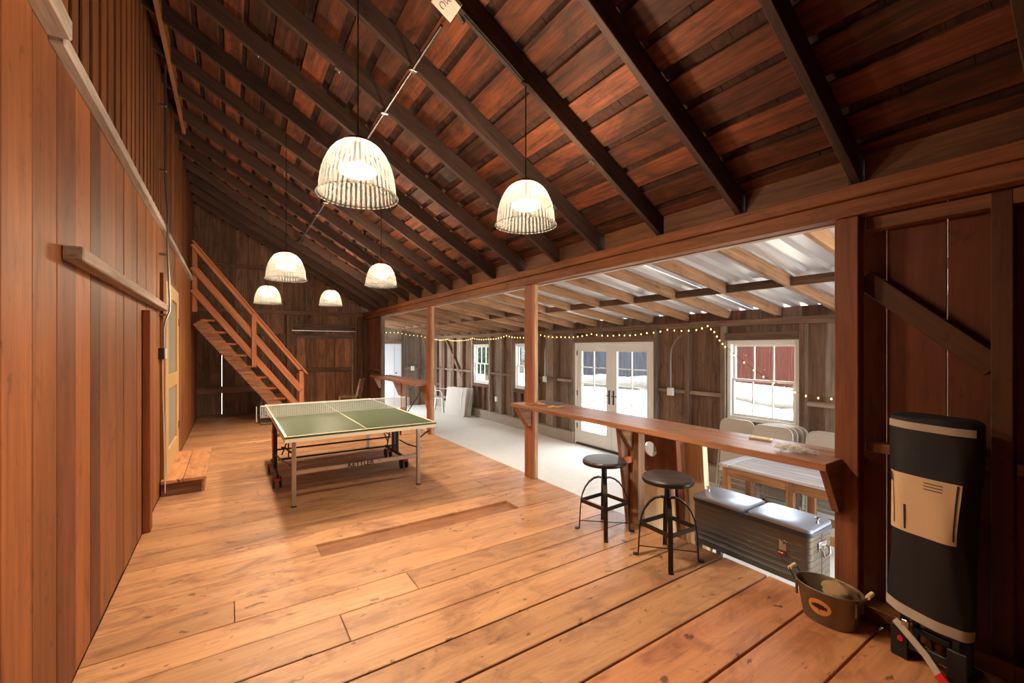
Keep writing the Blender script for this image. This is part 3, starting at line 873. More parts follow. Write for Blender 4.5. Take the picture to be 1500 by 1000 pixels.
lc = thing('lamp_feed_cable', 'black cable along a rafter from junction box to the second largest lamp', 'cable', (1.645, 2.35, roof_z(1.67)))
part('cable', MB().tube([(-0.45, 0.0, SL * 0.45 - 0.012), (-0.2, -0.005, SL * 0.2 - 0.014), (0, 0, -0.012)], 0.006, 6), 'wire', lc)
part('hook', MB().box((-0.02, -0.012, -0.02), (0.02, 0.012, 0.0), 0.003), 'iron', lc)
rnd = random.Random(5)
clip_me = MB().box((-0.022, -0.02, -0.008), (0.022, 0.02, 0.0), 0.002).tube([(0, 0, -0.006), (0.01, 0, -0.05)], 0.003, 5).mesh('metal_clip')
clips = [(0.55, 4), (0.35, 5), (0.9, 5), (0.2, 9), (0.45, 9), (0.75, 8), (0.1, 11), (0.3, 11), (0.55, 11), (0.8, 10), (0.15, 13), (0.4, 13), (0.65, 12), (2.3, 6), (2.5, 7), (2.2, 8)]
for x, k in clips:
    v = ry[min(k + 2, len(ry) - 1)]
    o = link('metal_clip', clip_me, 'steel', None, (x, v + 0.025, roof_z(x) - 0.002), (0, th, 0))
    tag(o, 'small bright metal clip fixed under a dark rafter', 'clip', 'metal clips on the rafters')

# ---- rails and fittings on the left wall
t2o = struct('trim_2', 'weathered grey ledger rail high along the left wall', 'rail')
board('rail_length', (XL - 0.005, -3.2, 2.90), (XL + 0.075, 2.55, 2.985), 'silverY', t2o, 0.006)
board('rail_length', (XL - 0.005, 2.56, 2.885), (XL + 0.05, 6.0, 2.945), 'silverY', t2o, 0.006)
board('rail_length', (XL - 0.005, 6.01, 2.885), (XL + 0.05, 10.2, 2.945), 'silverY', t2o, 0.006, 0.8)
o = board('trim_3', (XL, 2.72, 2.0), (XL + 0.075, 5.96, 2.065), 'silverY', None, 0.006, (0.95, 0.85, 0.78)); tag(o, 'grey wooden ledge rail fixed across the left wall at head height', 'rail', kind='structure')
o = board('trim_4', (XL, 4.84, 0.0), (XL + 0.055, 4.96, 1.93), 'redZ', None, 0.004, (0.85, 0.7, 0.6)); tag(o, 'upright reddish trim board standing proud of the left wall', 'trim', kind='structure')
cw = thing('wall_conduit', 'grey conduit rising up the left wall beside the screen door', 'conduit', (XL, 5.93, 0))
part('pipe', MB().tube([(0.045, -.06, 1.60), (0.045, -.06, 1.80), (0.06, -.04, 1.9), (0.09, -0.01, 2.0), (0.09, 0, 2.1), (0.07, 0, 2.7), (0.07, 0, 3.1), (0.05, 0, 3.4), (0.05, 0, 4.75), (0.09, 0, 4.86)], 0.012, 8), 'steel', cw, True)
part('switch_box', MB().box((0.0, -0.10, 1.48), (0.05, -0.03, 1.60), 0.004), 'iron', cw)
part('cover_plate', MB().box((0.01, -0.028, 1.485), (0.06, 0.04, 1.595), 0.003), 'plastic', cw)
for z in (1.95, 2.6, 3.5, 4.2):
    part('pipe_strap', MB().box((0.0, -0.03, z), (0.062, 0.03, z + 0.02), 0.003), 'steel', cw)
o = part('extension_cord', MB().tube([(XL + .03, 5.9, 1.48), (XL + .03, 5.92, 1.1), (XL + .04, 5.93, 0.6), (XL + 0.05, 5.90, 0.2), (XL + 0.055, 5.86, 0.05), (XL + 0.055, 5.84, 0.09), (XL + .05, 5.86, 0.4)], 0.006, 6), 'putty', None, True)
tag(o, 'pale cord hanging from the switch box down the left wall', 'cord')

# ---- box step at the screen door
st = thing('box_step', 'low plywood box step with two tread boards below the screen door', 'step', (-0.42, 6.7, 0))
SX0, SX1, SY0, SY1 = XL + 0.012, -0.24, 5.9, 7.5
board('tread_board', (SX0, SY0, 0.135), ((SX0 + SX1) / 2 - 0.002, SY1, 0.17), 'deckY', st, 0.003, (1.1, 1.02, .95))
board('tread_board', ((SX0 + SX1) / 2 + 0.002, SY0, 0.135), (SX1 + 0.02, SY1, 0.17), 'deckY', st, 0.003, (1.15, 1.05, .95))
board('riser', (SX0, SY0 + 0.02, 0.0), (SX1 - 0.03, SY0 + 0.045, 0.134), 'oldX', st, 0.003, (1.2, .9, .7))
board('riser', (SX1 - 0.028, SY0 + 0.02, 0.0), (SX1, SY1 - 0.02, 0.134), 'deckY', st, 0.003)
board('riser', (SX0, SY1 - 0.045, 0.0), (SX1 - 0.03, SY1 - 0.02, 0.134), 'oldX', st, 0.003)

# ---- staircase
sr = thing('staircase', 'steep open wooden staircase with orange redwood handrails at the far left', 'staircase', (0.4, 10.75, 0))
YS0, YS1 = 10.3, 11.15
def stringer(yc):
    s_ = 1.29; n = Vector((1.29, 0, 1)).normalized(); w = 0.22
    a = Vector((0.994, yc, 0.0)); b_ = Vector((-0.60, yc, 1.594 * s_))
    up = n * w
    poly = [a, a + Vector((0.24, 0, 0.0)) , a + up * 0.93, b_ + up, b_]
    loc = Vector(sr.location)
    return MB().prism([p - loc for p in poly], (0, 0.05, 0))
part('stringer', stringer(YS0), 'oldX', sr).color = (1.9, 1.5, 1.2, 1)
part('stringer', stringer(YS1), 'oldX', sr).color = (1.9, 1.5, 1.2, 1)
for k in range(1, 11):
    z = 0.23 * k + 0.05; xb = 1.354 - 0.178 * k
    if xb - 0.24 < XL: break
    board('tread', (xb - 0.24, YS0 - 0.012, z), (xb, YS1 + 0.06, z + 0.04), 'railY', sr, 0.004, (0.85, 0.75, 0.65))
def rail_z(x): return 1.07 + 1.31 * (1.38 - x)
for dz, w, d in ((0.0, 0.085, 0.035), (-0.06, 0.035, 0.09), (-0.50, 0.035, 0.12), (-0.93, 0.035, 0.12)):
    xe = 1.40 if dz == 0 else 1.28
    bar('handrail' if dz == 0 else 'guard_rail', (-0.60, YS0 - 0.05, rail_z(-0.60) + dz), (xe, YS0 - 0.05, rail_z(xe) + dz), w, d, 'railX', sr)
board('newel_post', (1.25, YS0 - 0.03, 0.0), (1.34, YS0 + 0.02, 1.10), 'railZ', sr)
board('newel_post', (-0.61, YS0 - 0.03, 2.30), (-0.53, YS0 + 0.02, 3.58), 'railZ', sr, tone=.8)
board('baluster_post', (0.37, YS0 - 0.105, 1.22), (0.45, YS0 - 0.07, 2.30), 'railZ', sr)

# ---- table tennis table
tt = thing('games_table', 'green table tennis table with net and silver legs on the deck', 'table', (1.192, 5.92, 0))
HW, HL, TZ = 0.7625, 1.385, 0.76
for sg in (-1, 1):
    a, b_ = (-HL, -0.002) if sg < 0 else (0.002, HL)
    h_ = part('table_half', MB().box((-HW, a, TZ - 0.02), (HW, b_, TZ), 0.002), 'green', tt)
    e = MB(); zz = TZ + 0.0005; hh = 0.0012
    ye = a if sg < 0 else b_
    e.box((-HW, a, zz), (-HW + 0.022, b_, zz + hh)).box((HW - 0.022, a, zz), (HW, b_, zz + hh))
    e.box((-HW + 0.022, min(ye, ye - sg * 0.022), zz), (HW - 0.022, max(ye, ye - sg * 0.022), zz + hh)).box((-0.004, a + .001, zz), (0.004, b_ - .001, zz + hh))
    part('white_lines', e, 'cream', h_)
    ap = MB(); z0, z1 = TZ - 0.055, TZ - 0.0205
    ap.box((-HW, a, z0), (-HW + 0.02, b_, z1)).box((HW - 0.02, a, z0), (HW, b_, z1)).box((-HW + .02, min(ye, ye - sg * 0.02), z0), (HW - 0.02, max(ye, ye - sg * 0.02), z1))
    part('apron', ap, 'cream', h_)
    for sx in (-1, 1):
        yl = sg * (HL - 0.28)
        part('leg', MB().box((sx * 0.655 - 0.02, yl - 0.02, 0.012), (sx * 0.655 + 0.02, yl + 0.02, TZ - 0.03), 0.004), 'alu', tt)
        part('leg_foot', MB().box((sx * 0.655 - 0.023, yl - 0.023, 0.0), (sx * 0.655 + 0.023, yl + 0.023, 0.0115), 0.003), 'rubber', tt)
        part('leg_brace', MB().tube([(sx * 0.69, yl - sg * 0.02, 0.42), (sx * 0.72, yl - sg * 0.55, 0.36), (sx * 0.74, sg * 0.2, 0.35)], 0.009, 8), 'iron', tt, True)
        part('lock_lever', MB().tube([(sx * 0.68, yl, 0.55), (sx * 0.74, yl + sg * .06, 0.62), (sx * 0.77, yl + sg * .08, 0.63)], 0.009, 6), 'iron', tt, True)
    part('end_stretcher', MB().box((-0.634, sg * (HL - 0.28) - 0.012, 0.32), (0.634, sg * (HL - 0.28) + 0.012, 0.365), 0.004), 'alu', tt)
for sx in (-1, 1):
    ch = MB()
    for yy in (-0.08, 0.08): ch.box((sx * 0.74 - 0.02, yy - 0.02, 0.14), (sx * 0.74 + 0.02, yy + 0.02, TZ - 0.06), 0.004)
    ch.box((sx * 0.74 - 0.015, -0.42, 0.13), (sx * 0.74 + 0.015, 0.42, 0.17), 0.004)
    part('chassis_upright', ch, 'black', tt)
    for yy, rr in ((-0.34, 0.065), (0.34, 0.065)):
        for off in (-0.035, 0.035):
            w = MB().lathe([(0, -0.013), (rr * .55, -0.013), (rr, -0.009), (rr, 0.009), (rr * .55, 0.013), (0, 0.013)], 20)
            part('wheel', w, 'rubber', tt, True, loc=(sx * 0.745 + off, yy, rr), rot=(0, pi / 2, 0))
        part('brake_pedal', MB().box((sx * 0.745 - 0.03, yy - 0.09, 0.10), (sx * 0.745 + 0.03, yy - 0.03, 0.13), 0.006), 'red', tt)
    part('red_clip', MB().box((sx * 0.765, -0.16, 0.40), (sx * 0.78, -0.11, 0.58), 0.004), 'red', tt)
    npo = part('net_post', MB().tube([(sx * 0.90, 0, TZ - 0.06), (sx * 0.90, 0, TZ + 0.155)], 0.008, 8).box((min(sx * 0.90, sx * 0.74), -0.03, TZ - 0.075), (max(sx * 0.90, sx * 0.74), 0.03, TZ - 0.06), 0.003), 'black', tt)
    part('net_bracket', MB().tube([(sx * 0.93, -.03, TZ - .03), (sx * 0.93, -.03, TZ + .14), (sx * 0.93, .03, TZ + .14), (sx * .93, .03, TZ - .03)], 0.004, 6, True), 'plastic', npo)
for z in (0.27, 0.34):
    part('cross_rod', MB().tube([(-0.715, -0.12 if z < .3 else 0.12, z), (0.715, -0.12 if z < .3 else 0.12, z)], 0.011, 8), 'iron', tt, True)
for sx in (-1, 1):
    part('fold_strut', MB().tube([(sx * 0.66, 0.06, 0.28), (sx * 0.5, 0.1, TZ - 0.07)], 0.008, 6).tube([(sx * 0.60, -0.1, 0.28), (sx * 0.62, -0.25, TZ - 0.07)], 0.008, 6), 'iron', tt, True)
net = MB(); k = 0
while k <= 75:
    xx = -0.89 + 1.78 * k / 75
    net.box((xx - 0.002, -0.001, TZ + 0.004), (xx + 0.002, 0.001, TZ + 0.138)); k += 1
for k in range(9):
    zz = TZ + 0.006 + k * 0.0165
    net.box((-0.89, -0.0012, zz - 0.002), (0.89, 0.0012, zz + 0.002))
part('net_mesh', net, 'plastic', tt)
part('net_tape', MB().box((-0.89, -0.004, TZ + 0.138), (0.89, 0.004, TZ + 0.152), 0.002), 'plastic', tt)
def lettering(name, body, size, mat, parent, loc, rot, bold=0.0):
    cu = bpy.data.curves.new(name, 'FONT'); cu.body = body; cu.size = size; cu.extrude = 0.0006; cu.offset = bold
    cu.align_x = 'CENTER'; cu.align_y = 'CENTER'; cu.materials.append(M[mat])
    tmp = bpy.data.objects.new(name, cu); col.objects.link(tmp)
    me = bpy.data.meshes.new_from_object(tmp.evaluated_get(bpy.context.evaluated_depsgraph_get()))
    bpy.data.objects.remove(tmp)
    o = link(name, me, None, parent); o.parent = parent; o.location = loc; o.rotation_euler = rot
    return o
lettering('lettering', 'KETTLER', 0.07, 'ink', tt, (0.0, -(HL - 0.28) - 0.0132, 0.343), (pi / 2, 0, 0), 0.002)
part('emblem_mark', MB().box((0.185, -(HL - 0.28) - 0.0136, 0.345), (0.215, -(HL - 0.28) - 0.0125, 0.352)), 'ink', tt, rot=(0, 0, 0))

# ---- bar counters
def tri(y, t, mat, parent, xa=2.90, xb=3.075, zt=0.888, drop=0.26):
    loc = Vector(parent.location)
    poly = [Vector((xa, y, zt)), Vector((xb, y, zt)), Vector((xb, y, zt - drop)), Vector((xb - 0.04, y, zt - drop))]
    return part('bracket', MB().prism([p - loc for p in poly], (0, t, 0)), mat, parent)
b1 = thing('bar_counter', 'long redwood bar counter between the posts with stools drawn up', 'bar counter', (3.1, 2.7, 0))
BZ0, BZ1 = 0.89, 0.935
board('front_plank', (2.85, 1.062, BZ0), (3.077, 4.36, BZ1), 'barY', b1, 0.004)
board('middle_plank', (3.0775, 1.108, BZ0), (3.171, 4.232, BZ1 - 0.0005), 'barY', b1, 0.002, .97)
board('back_plank', (3.208, 1.04, BZ0), (3.34, 4.36, BZ1), 'barY', b1, 0.004)
board('middle_plank', (3.1715, 1.108, BZ0), (3.2075, 4.232, BZ1 - 0.0005), 'barY', b1, 0.002, .97)
tri(1.066, 0.038, 'barX', b1, xa=2.87, xb=3.079, drop=0.27)
tri(4.25, 0.10, 'shedrX', b1, xa=2.87, xb=3.079, drop=0.24)
loc = Vector(b1.location)
part('leg_board', MB().prism([Vector(p) - loc for p in ((2.93, 2.70, 0.888), (3.16, 2.70, 0.888), (3.16, 2.70, 0.0), (3.06, 2.70, 0.0))], (0, 0.04, 0)), 'barZ', b1)
part('leg_post', MB().box(Vector((3.07, 2.60, 0.0)) - loc, Vector((3.16, 2.698, 0.888)) - loc, 0.004), 'shedrZ', b1)
part('bracket', MB().prism([Vector(p) - loc for p in ((2.90, 2.66, 0.888), (3.068, 2.66, 0.888), (3.068, 2.66, 0.66))], (0, 0.038, 0)), 'shedrX', b1)
part('cleat', MB().box(Vector((3.0, 2.655, 0.56)) - loc, Vector((3.068, 2.698, 0.61)) - loc, 0.003), 'railX', b1)
b2 = thing('bar_counter', 'far redwood bar counter beyond the games table, nothing on it', 'bar counter', (3.1, 9.1, 0))
board('front_plank', (2.87, 7.62, BZ0), (3.077, 10.72, BZ1), 'barY', b2, 0.004)
board('middle_plank', (3.0775, 7.62, BZ0), (3.166, 10.47, BZ1 - 0.0005), 'barY', b2, 0.002, .97)
board('back_plank', (3.21, 7.62, BZ0), (3.34, 10.59, BZ1), 'barY', b2, 0.004)
tri(10.49, 0.045, 'barX', b2, xb=3.07)
tri(9.0, 0.045, 'barX', b2, xb=3.07, drop=0.3)
loc = Vector(b2.location)
part('leg_post', MB().box(Vector((3.075, 8.97, 0.0)) - loc, Vector((3.16, 9.06, 0.888)) - loc, 0.004), 'shedrZ', b2)
part('gusset', MB().prism([Vector(p) - loc for p in ((3.09, 7.621, 0.888), (3.09, 7.95, 0.888), (3.09, 7.621, 0.45))], (0.05, 0, 0)), 'barY', b2)
part('steel_brace', MB().tube([Vector((3.2, 7.95, 0.885)) - loc, Vector((3.2, 9.0, 0.2)) - loc], 0.012, 6), 'iron', b2)

# ---- bar stools
def make_stool():
    r = thing('bar_stool', 'x', 'stool')
    H = 0.625
    part('seat', MB().lathe([(0, H - 0.045), (.165, H - 0.045), (.185, H - 0.03), (.187, H - 0.012), (.178, H - 0.001), (.15, H), (0, H)], 40), 'seat', r, True)
    part('seat_band', MB().lathe([(.1865, H - 0.04), (.189, H - 0.036), (.189, H - 0.018), (.1865, H - 0.014)], 40), 'iron', r, True)
    part('screw_column', MB().tube([(0, 0, 0.30), (0, 0, H - 0.046)], 0.017, 12).tube([(0, 0, 0.42), (0, 0, 0.56)], 0.024, 12), 'black', r, True)
    for k in range(4):
        a = pi / 2 * k; d = Vector((cos(a), sin(a), 0)); s = Vector((-sin(a), cos(a), 0))
        pts = [d * rr + Vector((0, 0, z)) for rr, z in ((0.018, .46), (.05, .465), (.09, .452), (.13, .42), (.165, .37), (.19, .31), (.203, .24), (.209, .16), (.213, .08), (.216, .012), (.222, .005), (.255, .004))]
        lg = part('leg', MB().strap(pts, s, 0.034, 0.010), 'iron', r)
    q = 0.204; z = 0.25
    for k in range(4):
        a0, a1 = pi / 2 * k, pi / 2 * (k + 1)
        part('foot_bar', MB().beam((q * cos(a0), q * sin(a0), z), (q * cos(a1), q * sin(a1), z), 0.008, 0.032), 'iron', r)
    part('tie_rods', MB().tube([(-.212, 0, .07), (.212, 0, .07)], 0.004, 6).tube([(0, -.212, .078), (0, .212, .078)], 0.004, 6), 'iron', r)
    return r
s0 = make_stool(); s0.location = (2.755, 2.71, 0); s0.rotation_euler = (0, 0, R(-42))
tag(s0, 'metal stool with dark round wooden seat, the farther one at the bar', 'stool', 'industrial stools at the near bar')
s1 = copy_tree(s0); s1.location = (2.79, 2.08, 0); s1.rotation_euler = (0, 0, R(-48))
tag(s1, 'metal stool with dark round wooden seat, nearer one beside the cooler', 'stool', 'industrial stools at the near bar')

# ---- patio cooler
def rrect(hx, hy, r, n=5):
    pts = []
    for cx, cy, a0 in ((hx - r, hy - r, 0), (-hx + r, hy - r, pi / 2), (-hx + r, -hy + r, pi), (hx - r, -hy + r, 3 * pi / 2)):
        for k in range(n + 1):
            a = a0 + pi / 2 * k / n
            pts.append((cx + r * cos(a), cy + r * sin(a)))
    return pts
def loft(sections, cap=True):
    mb = MB(); v = []; n = len(sections[0][0])
    for pts, z in sections: v += [(p[0], p[1], z) for p in pts]
    f = []
    for i in range(len(sections) - 1):
        for j in range(n):
            j2 = (j + 1) % n
            f.append((i * n + j, i * n + j2, (i + 1) * n + j2, (i + 1) * n + j))
    if cap: f += [tuple(reversed(range(n))), tuple((len(sections) - 1) * n + j for j in range(n))]
    return mb.add(v, f)
ck = thing('patio_cooler', 'long grey steel rolling cooler with split lid behind the deck edge', 'cooler', (3.49, 1.775, ZS))
secs = []; z = 0.27
while z < 0.60:
    z1 = min(z + 0.045, 0.615)
    secs += [(rrect(.178, .448, .05), z + 0.002), (rrect(.178, .448, .05), z1 - 0.003), (rrect(.1755, .4455, .05), z1 - 0.001)]
    z = z1
part('body', loft(secs), 'cooler', ck, True)
part('lid_rim', loft([(rrect(.186, .456, .055), 0.617), (rrect(.188, .458, .055), 0.63), (rrect(.186, .456, .055), 0.645)]), 'coolergrey', ck, True)
for a, b_ in ((-0.45, -0.012), (0.012, 0.45)):
    l_ = part('lid', loft([(rrect(.18, (b_ - a) / 2, .04), 0.6455), (rrect(.18, (b_ - a) / 2, .04), 0.665), (rrect(.172, (b_ - a) / 2 - .008, .04), 0.672)]), 'coolerlid', ck, True, loc=(0, (a + b_) / 2, 0))
    kn = part('lid_handle', MB().lathe([(.012, .672), (.006, .69), (.007, .70), (.018, .706), (.018, .712), (0, .714)], 12), 'chrome', l_, True, loc=(0.01, (-0.185 if a < 0 else 0.185), 0))
for sx in (-1, 1):
    for sy_ in (-1, 1):
        part('leg', MB().box((sx * .155 - .022, sy_ * .40 - .022, 0.0), (sx * .155 + .022, sy_ * .40 + .022, 0.275), 0.004), 'coolergrey', ck)
part('lower_shelf', MB().box((-.15, -.37, 0.05), (.15, .37, 0.065), 0.004), 'coolergrey', ck)
op = part('bottle_opener', MB().box((-.186, -.30, .47), (-.1785, -.25, .545), 0.004).tube([(-.19, -.275, .53), (-.205, -.275, .53)], 0.015, 10), 'chrome', ck)
part('cap_catcher', MB().box((-.215, -.30, .43), (-.1785, -.25, .468), 0.006), 'copper', op)
hd = part('side_handle', MB().tube([(-.05, -.452, .52), (-.05, -.475, .51), (-.045, -.48, .47), (.045, -.48, .47), (.05, -.475, .51), (.05, -.452, .52)], 0.007, 8).box((-.065, -.456, .50), (.065, -.4495, .56), 0.003), 'chrome', ck, True)
part('side_seam', MB().box((-.002, -.4505, .28), (.002, -.4485, .61)), 'coolergrey', ck)

# ---- oval tub with cloth
tb = thing('oval_tub', 'oval galvanised tub with an orange tree emblem on the deck', 'tub', (2.945, 1.085, 0))
def ell(a, b_, n=36): return [(b_ * cos(2 * pi * k / n), a * sin(2 * pi * k / n)) for k in range(n)]
outer = [(ell(.128, .086), 0.0), (ell(.131, .09), .012), (ell(.163, .115), .195), (ell(.168, .119), .2)]
inner = [(ell(.164, .115), .2), (ell(.159, .111), .195), (ell(.127, .087), .014)]
part('tub_wall', loft(outer + inner), 'galv', tb, True)
part('rolled_rim', MB().tube([(p[0], p[1], .2) for p in ell(.167, .118)], 0.0045, 6, True), 'galv', tb, True)
for sg in (-1, 1):
    hb_ = part('wire_bail', MB().tube([(-.045, sg * .150, .17), (-.045, sg * .172, .20), (-.04, sg * .195, .235), (.04, sg * .195, .235), (.045, sg * .172, .20), (.045, sg * .150, .17)], 0.003, 6), 'iron', tb, True)
    part('wooden_grip', MB().tube([(-.036, sg * .195, .235), (.036, sg * .195, .235)], 0.012, 10), 'pineX', hb_, True)
    for sx in (-1, 1): part('lug', MB().box((sx * .043 - .007, sg * .150 - .004, .10), (sx * .043 + .007, sg * .150 + .008, .185), 0.002), 'galv', tb)
def tub_pt(ang, z, off):
    s = (z - .012) / (.195 - .012)
    a, b_ = .131 + .032 * s + off, .09 + .025 * s + off
    return (-b_ * cos(ang), a * sin(ang), z)
def tub_patch(outline, off):
    c = tub_pt(sum(p[0] for p in outline) / len(outline), sum(p[1] for p in outline) / len(outline), off)
    v = [c] + [tub_pt(p[0], p[1], off) for p in outline]
    n = len(outline)
    return MB().add(v, [(0, 1 + k, 1 + (k + 1) % n) for k in range(n)])
em = part('emblem', tub_patch([(0.06 + .40 * cos(2 * pi * k / 24), .105 + .046 * sin(2 * pi * k / 24)) for k in range(24)], .0015), 'orange', tb)
part('tree_mark', tub_patch([(0.06 + (.22 + .03 * (k % 2)) * cos(2 * pi * k / 20), .110 + (.014 + .003 * (k % 2)) * sin(2 * pi * k / 20)) for k in range(20)], .003), 'ink', em)
part('trunk_mark', tub_patch([(.045, .08), (.075, .08), (.066, .095), (.054, .095)], .003), 'ink', em)
cl = MB(); v = []; f = []; n1, n2 = 10, 20; rnd = random.Random(3)
for i in range(n1 + 1):
    ph = pi * i / n1
    for j in range(n2):
        a = 2 * pi * j / n2
        w = 1 + .12 * sin(3 * a + i) + .08 * sin(5 * a - 2 * i) + rnd.uniform(-.05, .05)
        v.append((.075 * sin(ph) * cos(a) * w, .088 * sin(ph) * sin(a) * w, .05 * cos(ph) * (1 + .1 * sin(2 * a))))
for i in range(n1):
    for j in range(n2): f.append((i * n2 + j, i * n2 + (j + 1) % n2, (i + 1) * n2 + (j + 1) % n2, (i + 1) * n2 + j))
o = part('burlap_cloth', cl.add(v, f), 'burlap', None, True, loc=(2.95, 1.035, 0.185)); tag(o, 'bunched tan burlap cloth stuffed into the oval tub', 'cloth')

# ---- covered folding cart
cv = thing('covered_cart', 'tall upright rolled bundle in a black fabric cover with printed tan label', 'covered bundle', (2.985, 0.635, 0), R(-8))
def sleeve(ang, z, off=0.0):
    t = (z - .22) / 1.02
    a = .155 + .008 * sin(7 * z) + .012 * t + off; b_ = .105 + .006 * sin(9 * z + 1) + off
    c, s = cos(ang), sin(ang)
    e = 0.7
    r = 1 + .02 * sin(5 * ang + 6 * z) + .012 * sin(9 * ang - 11 * z)
    x = -b_ * abs(c) ** e * (1 if c > 0 else -1) * r; y_ = a * abs(s) ** e * (1 if s > 0 else -1) * r
    return Vector((x, y_ + 0.02 * (1 - t), z + 0.10 * y_ * (1 if z < .5 else .35)))
mb = MB(); v = []; f = []; na, nz_ = 48, 30
for i in range(nz_ + 1):
    z = .22 + 1.02 * i / nz_
    for j in range(na): v.append(sleeve(2 * pi * j / na, z))
for i in range(nz_):
    for j in range(na): f.append((i * na + j, i * na + (j + 1) % na, (i + 1) * na + (j + 1) % na, (i + 1) * na + j))
for rr, zz in ((.9, 1.252), (.6, 1.256), (.2, 1.25)):
    for j in range(na):
        p = sleeve(2 * pi * j / na, 1.24); v.append((p.x * rr, p.y * rr, zz + .02 * p.y))
for i in range(nz_, nz_ + 3):
    for j in range(na): f.append((i * na + j, i * na + (j + 1) % na, (i + 1) * na + (j + 1) % na, (i + 1) * na + j))
f.append(tuple((nz_ + 3) * na + j for j in range(na)))
part('fabric_cover', mb.add(v, f), 'fabric', cv, True)
def band(z0, z1, a0, a1, off, n=24, m=2):
    v = [sleeve(a0 + (a1 - a0) * j / n, z0 + (z1 - z0) * i / m, off) for i in range(m + 1) for j in range(n + 1)]
    w = n + 1
    return MB().add(v, [(i * w + j, i * w + j + 1, (i + 1) * w + j + 1, (i + 1) * w + j) for i in range(m) for j in range(n)])
part('top_webbing', band(1.185, 1.222, -1.1, 1.6, .003), 'webbing', cv, True)
part('bottom_webbing', band(.225, .275, -1.5, 1.6, .003), 'webbing', cv, True)
lb = part('printed_label', band(.66, .955, -.75, 1.05, .004, 20, 12), 'label', cv, True)
for z0, z1, a0, a1 in ((.69, .94, .70, .74), (.675, .80, .28, .34), (.68, .95, -.66, -.61), (.90, .945, .83, 1.0)):
    part('print_mark', band(z0, z1, a0, a1, .0055, 3, 8), 'ink', lb)
for zz in (.93, .915, .90):
    part('print_mark', band(zz, zz + .004, -.3, .0, .0055, 5, 1), 'ink', lb)
for sx, sy_ in ((-.06, -.10), (-.06, .10), (.06, -.10), (.06, .10)):
    part('frame_leg', MB().box((sx - .014, sy_ - .014, .03), (sx + .014, sy_ + .014, .26), .003), 'black', cv)
for sy_ in (-.11, .11):
    part('base_bracket', MB().box((-.10, sy_ - .035, .02), (-.085, sy_ + .035, .16), .003).box((-.10, sy_ - .035, 0), (.09, sy_ + .035, .03), .004), 'black', cv)
sp = part('strap', MB().strap([(-.112, .12, .19), (-.135, .05, .15), (-.15, -.02, .10), (-.165, -.07, .05)], (0, -.55, .8), .034, .006), 'webbing', cv)
part('red_strap_tip', MB().strap([(-.165, -.07, .05), (-.172, -.095, .03), (-.175, -.11, .02)], (0, -.55, .8), .04, .014), 'red', sp)
part('base_bar', MB().box((-.09, -.075, .06), (-.07, .075, .1), .003).box((-.06, -.075, .14), (-.03, .075, .17), .003), 'black', cv)
part('buckle', MB().box((-.125, .06, .17), (-.10, .09, .215), .004), 'chrome', cv)
part('red_button', MB().lathe([(0, 0), (.014, 0), (.012, .01), (0, .011)], 10), 'red', cv, loc=(-.1, .10, .10), rot=(0, -pi / 2, 0))

# ---- boards leaning behind the bar
def toss_board(name, lab, mat, x0, y, lean, hole):
    b_ = thing(name, lab, 'game board', (x0, y, ZS))
    W, H_ = (0.29 if hole else 0.12), 1.12
    b_.rotation_euler = (0, -lean, 0)
    n = 20; v = []; f = []
    hc, hr = (0.06, 0.93), 0.075
    rect = []
    for k in range(n):
        a = 2 * pi * k / n
        c, s = cos(a), sin(a)
        sx = (W - hc[0]) if c > 0 else (W + hc[0]); sz = (H_ - hc[1]) if s > 0 else hc[1]
        t = min(sx / abs(c) if abs(c) > 1e-6 else 9, sz / abs(s) if abs(s) > 1e-6 else 9)
        rect.append((hc[0] + c * t, hc[1] + s * t))
    if hole:
        for xx in (0.0, 0.014):
            for k in range(n): v.append((xx, hc[0] + hr * cos(2 * pi * k / n), hc[1] + hr * sin(2 * pi * k / n)))
            for p in rect: v.append((xx, p[0], p[1]))
        for k in range(n):
            k2 = (k + 1) % n
            f += [(k, k2, n + k2, n + k), (2 * n + k, 3 * n + k, 3 * n + k2, 2 * n + k2), (k, 2 * n + k, 2 * n + k2, k2), (n + k, n + k2, 3 * n + k2, 3 * n + k)]
        part('face_panel', MB().add(v, f), mat + 'Z', b_)
        for nm, lo, hi in (('frame_rail', (-.07, -W, 0), (-.001, -W + .03, H_)), ('frame_rail', (-.07, W - .03, 0), (-.001, W, H_)), ('frame_rail', (-.07, -W + .031, H_ - .03), (-.001, W - .031, H_)), ('frame_rail', (-.07, -W + .031, 0.0), (-.001, W - .031, .03))):
            part(nm, MB().box(lo, hi, .003), mat + 'Z', b_)
    else:
        part('face_panel', MB().box((0, -W, 0), (.02, W, H_), .003), mat + 'Z', b_)
        part('frame_rail', MB().box((-.05, -W, 0), (-.001, -W + .03, H_), .003), mat + 'Z', b_)
        part('frame_rail', MB().box((-.05, W - .03, 0), (-.001, W, H_), .003), mat + 'Z', b_)
    return b_
toss_board('toss_game_board', 'brown wooden toss board with a round hole leaning behind the bar leg', 'post', 3.54, 2.72, R(5), True)
toss_board('toss_game_board', 'pale pine board leaning behind the brown toss board', 'pine', 3.63, 2.36, R(5), False)
pp = thing('pine_panel', 'short pale pine panel leaning low in front of the brown toss board', 'wood panel', (3.40, 2.64, ZS))
pp.rotation_euler = (0, R(-5), 0)
part('panel', MB().box((0, -.21, 0), (.02, .21, .74), .003), 'pineZ', pp)
part('batten', MB().box((.0205, -.20, .10), (.045, .20, .16), .003), 'pineY', pp)

